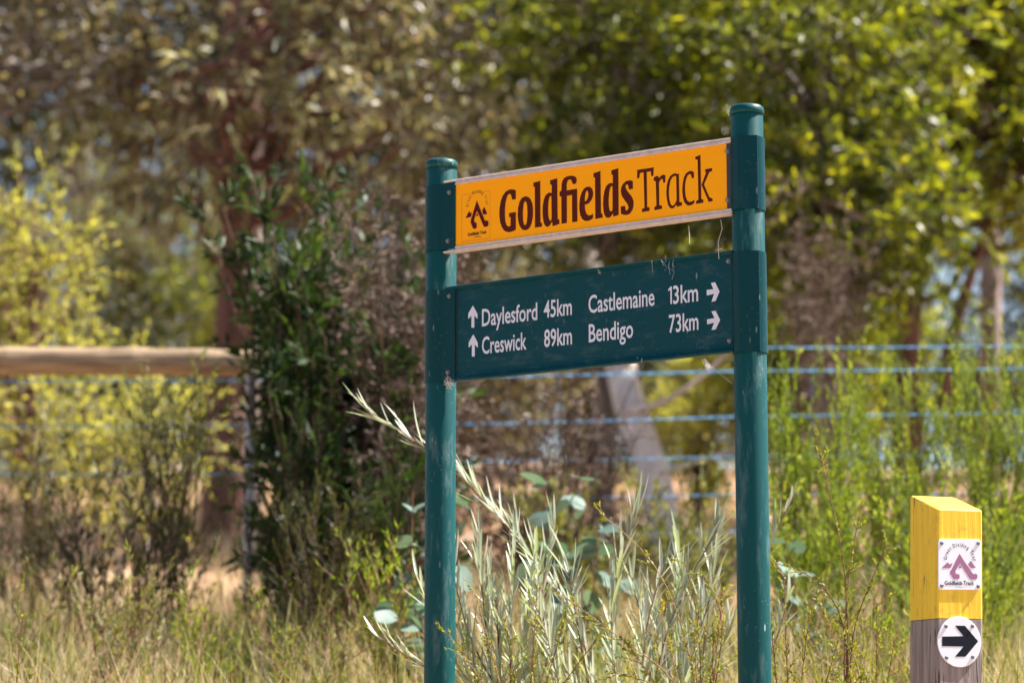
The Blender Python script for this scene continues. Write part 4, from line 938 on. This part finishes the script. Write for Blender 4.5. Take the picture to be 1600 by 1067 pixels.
silver_shrub('silvery narrow-leaved shrub whose long branch passes behind the left sign post', 81, (at(960, 1100, Y1)[0], Y1),
    [([up(960, 1250, Y1), up(930, 1010, Y1), up(860, 905, Y1), up(790, 815, Y1), up(725, 745, Y1), up(660, 690, Y1), up(610, 655, Y1), up(572, 640, Y1)], 2.6),
     ([up(960, 1250, Y1), up(900, 1080, 7.5), up(850, 960, 7.5), up(835, 850, 7.5)], 1.2),
     ([up(940, 1250, Y1), up(830, 1090, 7.5), up(770, 960, 7.45), up(750, 850, 7.45)], 1.3),
     ([up(940, 1250, Y1), up(790, 1100, 7.4), up(730, 1000, 7.4), up(705, 880, 7.4)], 1.1),
     ([up(930, 1250, Y1), up(800, 1120, 7.4), up(700, 1060, 7.4), up(640, 1030, 7.4), up(590, 995, 7.4)], 1.2),
     ([up(930, 1250, Y1), up(780, 1140, 7.3), up(690, 1000, 7.5), up(650, 900, 7.5)], .8)], 31, .125, .0088)
silver_shrub('silvery narrow-leaved shrub below the middle of the green board', 82, (at(1010, 1100, 7.5)[0], 7.5),
    [([up(1010, 1250, 7.5), up(960, 1060, 7.4), up(950, 940, 7.4), up(995, 800, 7.4)], 1.5),
     ([up(1010, 1250, 7.5), up(920, 1080, 7.35), up(900, 960, 7.35), up(885, 880, 7.35)], 1.2),
     ([up(1010, 1250, 7.5), up(1020, 1060, 7.4), up(1060, 930, 7.4), up(1120, 830, 7.4)], 1.6),
     ([up(1010, 1250, 7.5), up(1000, 1080, 7.3), up(1010, 960, 7.3), up(1040, 880, 7.3)], 1.1),
     ([up(1000, 1250, 7.5), up(880, 1120, 7.3), up(860, 1000, 7.3), up(830, 930, 7.3)], 1.2),
     ([up(1020, 1250, 7.5), up(1060, 1100, 7.35), up(1090, 1000, 7.35), up(1110, 930, 7.35)], 1.0)], 35, .128, .0088)
silver_shrub('small silvery narrow-leaved shrub right behind the tall sign post', 83, (at(1150, 1100, 7.6)[0], 7.6),
    [([up(1150, 1250, 7.6), up(1170, 1000, 7.6), up(1200, 850, 7.6), up(1240, 775, 7.6)], 1.0),
     ([up(1150, 1250, 7.6), up(1180, 1080, 7.5), up(1215, 1000, 7.5), up(1235, 920, 7.5)], .9)], 30, .09, .0100)

silver_shrub('silvery narrow-leaved shrub leaning against the back of the left sign post', 84, (at(790, 1100, 7.45)[0], 7.45),
    [([up(790, 1250, 7.45), up(790 + q, 1100, 7.4), up(785 + 1.6 * q, (1100 + y) / 2, 7.4), up(785 + 2.4 * q, y, 7.4)], 1.0) for q, y in ((-32, 960), (-16, 860), (-4, 930), (8, 840), (20, 900), (34, 820), (46, 930))], 36, .118, .0086)
silver_shrub('silvery narrow-leaved shrub leaning against the back of the tall sign post', 85, (at(1075, 1100, 7.6)[0], 7.6),
    [([up(1075, 1250, 7.6), up(1075 + q, 1090, 7.55), up(1080 + 1.6 * q, (1090 + y) / 2, 7.5), up(1085 + 2.4 * q, y, 7.5)], 1.0) for q, y in ((-42, 900), (-26, 960), (-10, 850), (4, 930), (16, 830), (24, 980))], 36, .118, .0086)

# small-leaved pea shrubs with fine sprays
def spray(label, seed, base, stems, nsh=12, nlf=14, shl=.07, lL=.012, lW=.005, mat='pea', r=.0028):
    rng = R_(seed)
    base = np.array([base[0], base[1], float(gz(base[0], base[1])) - .03])
    t = thing('pea_shrub', label, 'shrub', base)
    mt, ml = MB(), MB()
    for pts in stems:
        Q = path(pts, 14); tubes(mt, Q[None], np.linspace(r, r * .35, 14)[None], 5, rng.uniform(0, 1, 1))
        u = rng.uniform(.35, 1, nsh); u[0] = 1; x = u * 13; i = np.minimum(x.astype(int), 12); fr = (x - i)[:, None]
        S0 = Q[i] * (1 - fr) + Q[i + 1] * fr; D = norm(Q[i + 1] - Q[i])
        D0 = D * .65 + norm(rng.normal(size=(nsh, 3))) * .5
        shoots(ml, mt, S0, D0, shl * rng.uniform(.4, 1.2, nsh) * (1.25 - .6 * u), nlf, lL, lW, rng, -.05, .7, 0, .0011, rng.uniform(0, 1, nsh))
        shoots(ml, mt, Q[5:13], norm(Q[6:14] - Q[5:13]), .05, 8, lL, lW, rng, 0, .8, 0, .0008, rng.uniform(0, 1, 8))
    part('stem', mt, M['red_twig'], t, True)
    part('foliage', ml, M[mat], t, False, True)
spray('tall wispy weed with tiny leaves between the tall sign post and marker post', 91, (at(1325, 1100, 6.9)[0], 6.9),
      [[up(1325, 1250, 6.9), up(1325, 1000, 6.9), up(1322, 880, 6.9), up(1300, 790, 6.9), up(1275, 682, 6.9)], [up(1325, 1250, 6.9), up(1318, 1000, 6.9), up(1325, 900, 6.9), up(1345, 790, 6.9)], [up(1325, 1250, 6.9), up(1322, 960, 6.9), up(1270, 890, 6.9), up(1215, 880, 6.9)], [up(1325, 1250, 6.9), up(1330, 980, 6.9), up(1365, 900, 6.9), up(1385, 850, 6.9)]], 12, 13, .06)
spray('bushy pea shrub with tiny leaves at the right of the tall sign post', 92, (at(1240, 1100, 6.8)[0], 6.8),
      [[up(1240, 1250, 6.8), up(1230, 1050, 6.8), up(1225, 900, 6.8)], [up(1240, 1250, 6.8), up(1250, 1080, 6.8), up(1265, 960, 6.8)], [up(1240, 1250, 6.8), up(1215, 1080, 6.8), up(1205, 980, 6.8)], [up(1240, 1250, 6.8), up(1280, 1100, 6.8), up(1310, 1000, 6.8)], [up(1240, 1250, 6.8), up(1290, 1130, 6.8), up(1340, 1060, 6.8)]], 14, 15, .08)
spray('fine arching pea shrub with tiny leaves before the silvery shrub', 93, (at(1100, 1100, 7.0)[0], 7.0),
      [[up(1100, 1250, 7.0), up(1085, 1040, 7.0), up(1040, 900, 7.0), up(985, 835, 7.0), up(945, 808, 7.0)], [up(1100, 1250, 7.0), up(1095, 1050, 7.0), up(1090, 950, 7.0), up(1070, 880, 7.0)], [up(1100, 1250, 7.0), up(1120, 1050, 7.0), up(1135, 960, 7.0), up(1100, 900, 7.0)], [up(1100, 1250, 7.0), up(1060, 1060, 7.0), up(960, 990, 7.0), up(880, 930, 7.0)], [up(1100, 1250, 7.0), up(1110, 1110, 7.0), up(1115, 1000, 7.0)], [up(1100, 1250, 7.0), up(1070, 1100, 7.0), up(1010, 1060, 7.0), up(960, 1050, 7.0)]], 13, 14, .075)
spray('straggly pea shrub with tiny leaves at the foot of the silvery shrub', 95, (at(820, 1100, 7.1)[0], 7.1),
      [[up(820, 1250, 7.1), up(815 + q, 1080, 7.1), up(810 + 2.2 * q, y, 7.1)] for q, y in ((-50, 990), (-30, 930), (-8, 985), (14, 900), (34, 960), (55, 1000))], 13, 14, .08)
spray('pea shrub with tiny leaves in front of the tall sign post foot', 96, (at(1090, 1100, 6.6)[0], 6.6),
      [[up(1090, 1250, 6.6), up(1090 + q, 1090, 6.6), up(1085 + 2 * q, y, 6.6)] for q, y in ((-50, 1010), (-25, 960), (0, 1000), (22, 930))], 13, 14, .08)
spray('dry-tipped pea shrub with tiny leaves left of the marker post', 97, (at(1370, 1100, 7.3)[0], 7.3),
      [[up(1370, 1250, 7.3), up(1370 + q, 1080, 7.3), up(1370 + 2 * q, y, 7.3)] for q, y in ((-40, 960), (-20, 1010), (0, 940), (14, 1000))], 13, 14, .08)
spray('small seeding weed standing alone in the dry grass', 94, (at(25, 1100, 7.0)[0], 7.0),
      [[up(20, 1250, 7.0), up(22, 1100, 7.0), up(30, 1020, 7.0), up(36, 965, 7.0)], [up(20, 1250, 7.0), up(30, 1100, 7.0), up(48, 1055, 7.0)]], 10, 10, .035, .009, .005, 'pea', .002)

# ------------------------------------------------------------------ grass and fallen leaves
def grass(name, label, seed, n, xr, yr, h0, h1, wdt, mat, clump=.0, lean_=.5, tuft_=45):
    rng = R_(seed)
    x = rng.uniform(*xr, n); y = rng.uniform(*yr, n)
    if clump:
        m_ = max(1, n // tuft_); cx = rng.uniform(*xr, m_); cy = rng.uniform(*yr, m_); q = rng.integers(m_, size=n)
        x = cx[q] + rng.normal(size=n) * clump; y = cy[q] + rng.normal(size=n) * clump
    k = np.abs(x - .9) < 1e9
    P = np.stack([x, y, gz(x, y) - .01], -1)
    h = rng.uniform(h0, h1, n) * rng.uniform(.6, 1.1, n)
    D = norm(np.stack([rng.normal(size=n) * lean_, rng.normal(size=n) * lean_, np.ones(n)], -1))
    side = norm(np.cross(D, np.stack([rng.normal(size=n), rng.normal(size=n), np.zeros(n)], -1)))
    nn = np.cross(side, D); bd = rng.uniform(-.5, .5, n)[:, None]
    rows = []
    for t, p in ((0, 1), (.4, .85), (.75, .55), (1, .06)):
        c = P + D * (h * t)[:, None] + nn * bd * (h * t * t)[:, None] - np.array([0, 0, 1.]) * (np.abs(bd[:, 0]) * h * t * t * .5)[:, None]
        rows += [c + side * wdt * .5 * p, c - side * wdt * .5 * p]
    V = np.stack(rows, 1)
    F = np.concatenate([np.arange(n)[:, None] * 8 + np.array([2 * a, 2 * a + 1, 2 * a + 3, 2 * a + 2])[None] for a in range(3)])
    mb = MB(); mb.add(V, F, np.repeat(rng.uniform(0, 1, n), 8))
    o = link(name, mb.mesh(name, M[mat])); o['kind'] = 'stuff'; o['label'] = label; o['category'] = 'grass'
grass('dry_grass', 'straw coloured dry grass covering the bank', 201, 34000, (-3.4, 3.4), (8.0, 12.6), .14, .46, .0035, 'straw', .11, .34, 90)
grass('green_grass', 'green grass tufts mixed into the dry grass', 202, 6500, (-3.4, 3.4), (8.2, 13), .18, .55, .004, 'grass', .08, .28, 80)
grass('tall_grass', 'tall green and yellow grass stems round the sign posts', 204, 2600, (-.9, 1.9), (7.3, 8.6), .25, .62, .0032, 'grass', .10, .22)
grass('weedy_grass', 'grey green weedy stems in front of the wiry shrubs', 205, 3200, (-2.2, 2.4), (8.6, 10.4), .25, .62, .0036, 'sage', .10, .2)
grass('slope_grass', 'sparse dry grass on the slope beyond the fence', 203, 14000, (-6, 6), (12.6, 24), .12, .4, .005, 'straw', .2, .35)
rng = R_(210); n = 30000
x = rng.uniform(-7, 7, n); y = 9 + rng.uniform(0, 1, n) ** 1.3 * 26
P = np.stack([x, y, gz(x, y) + .012], -1)
mb = MB(); leaves(mb, P, np.stack([rng.normal(size=n), rng.normal(size=n), rng.uniform(0, .35, n)], -1), rng.uniform(.05, .11, n), rng.uniform(.012, .026, n), rng, rng.uniform(0, 1, n), bend=.3, face=.6)
o = link('leaf_litter', mb.mesh('leaf_litter', M['litter'])); o['kind'] = 'stuff'; o['label'] = 'fallen gum leaves scattered on the ground'; o['category'] = 'leaf litter'
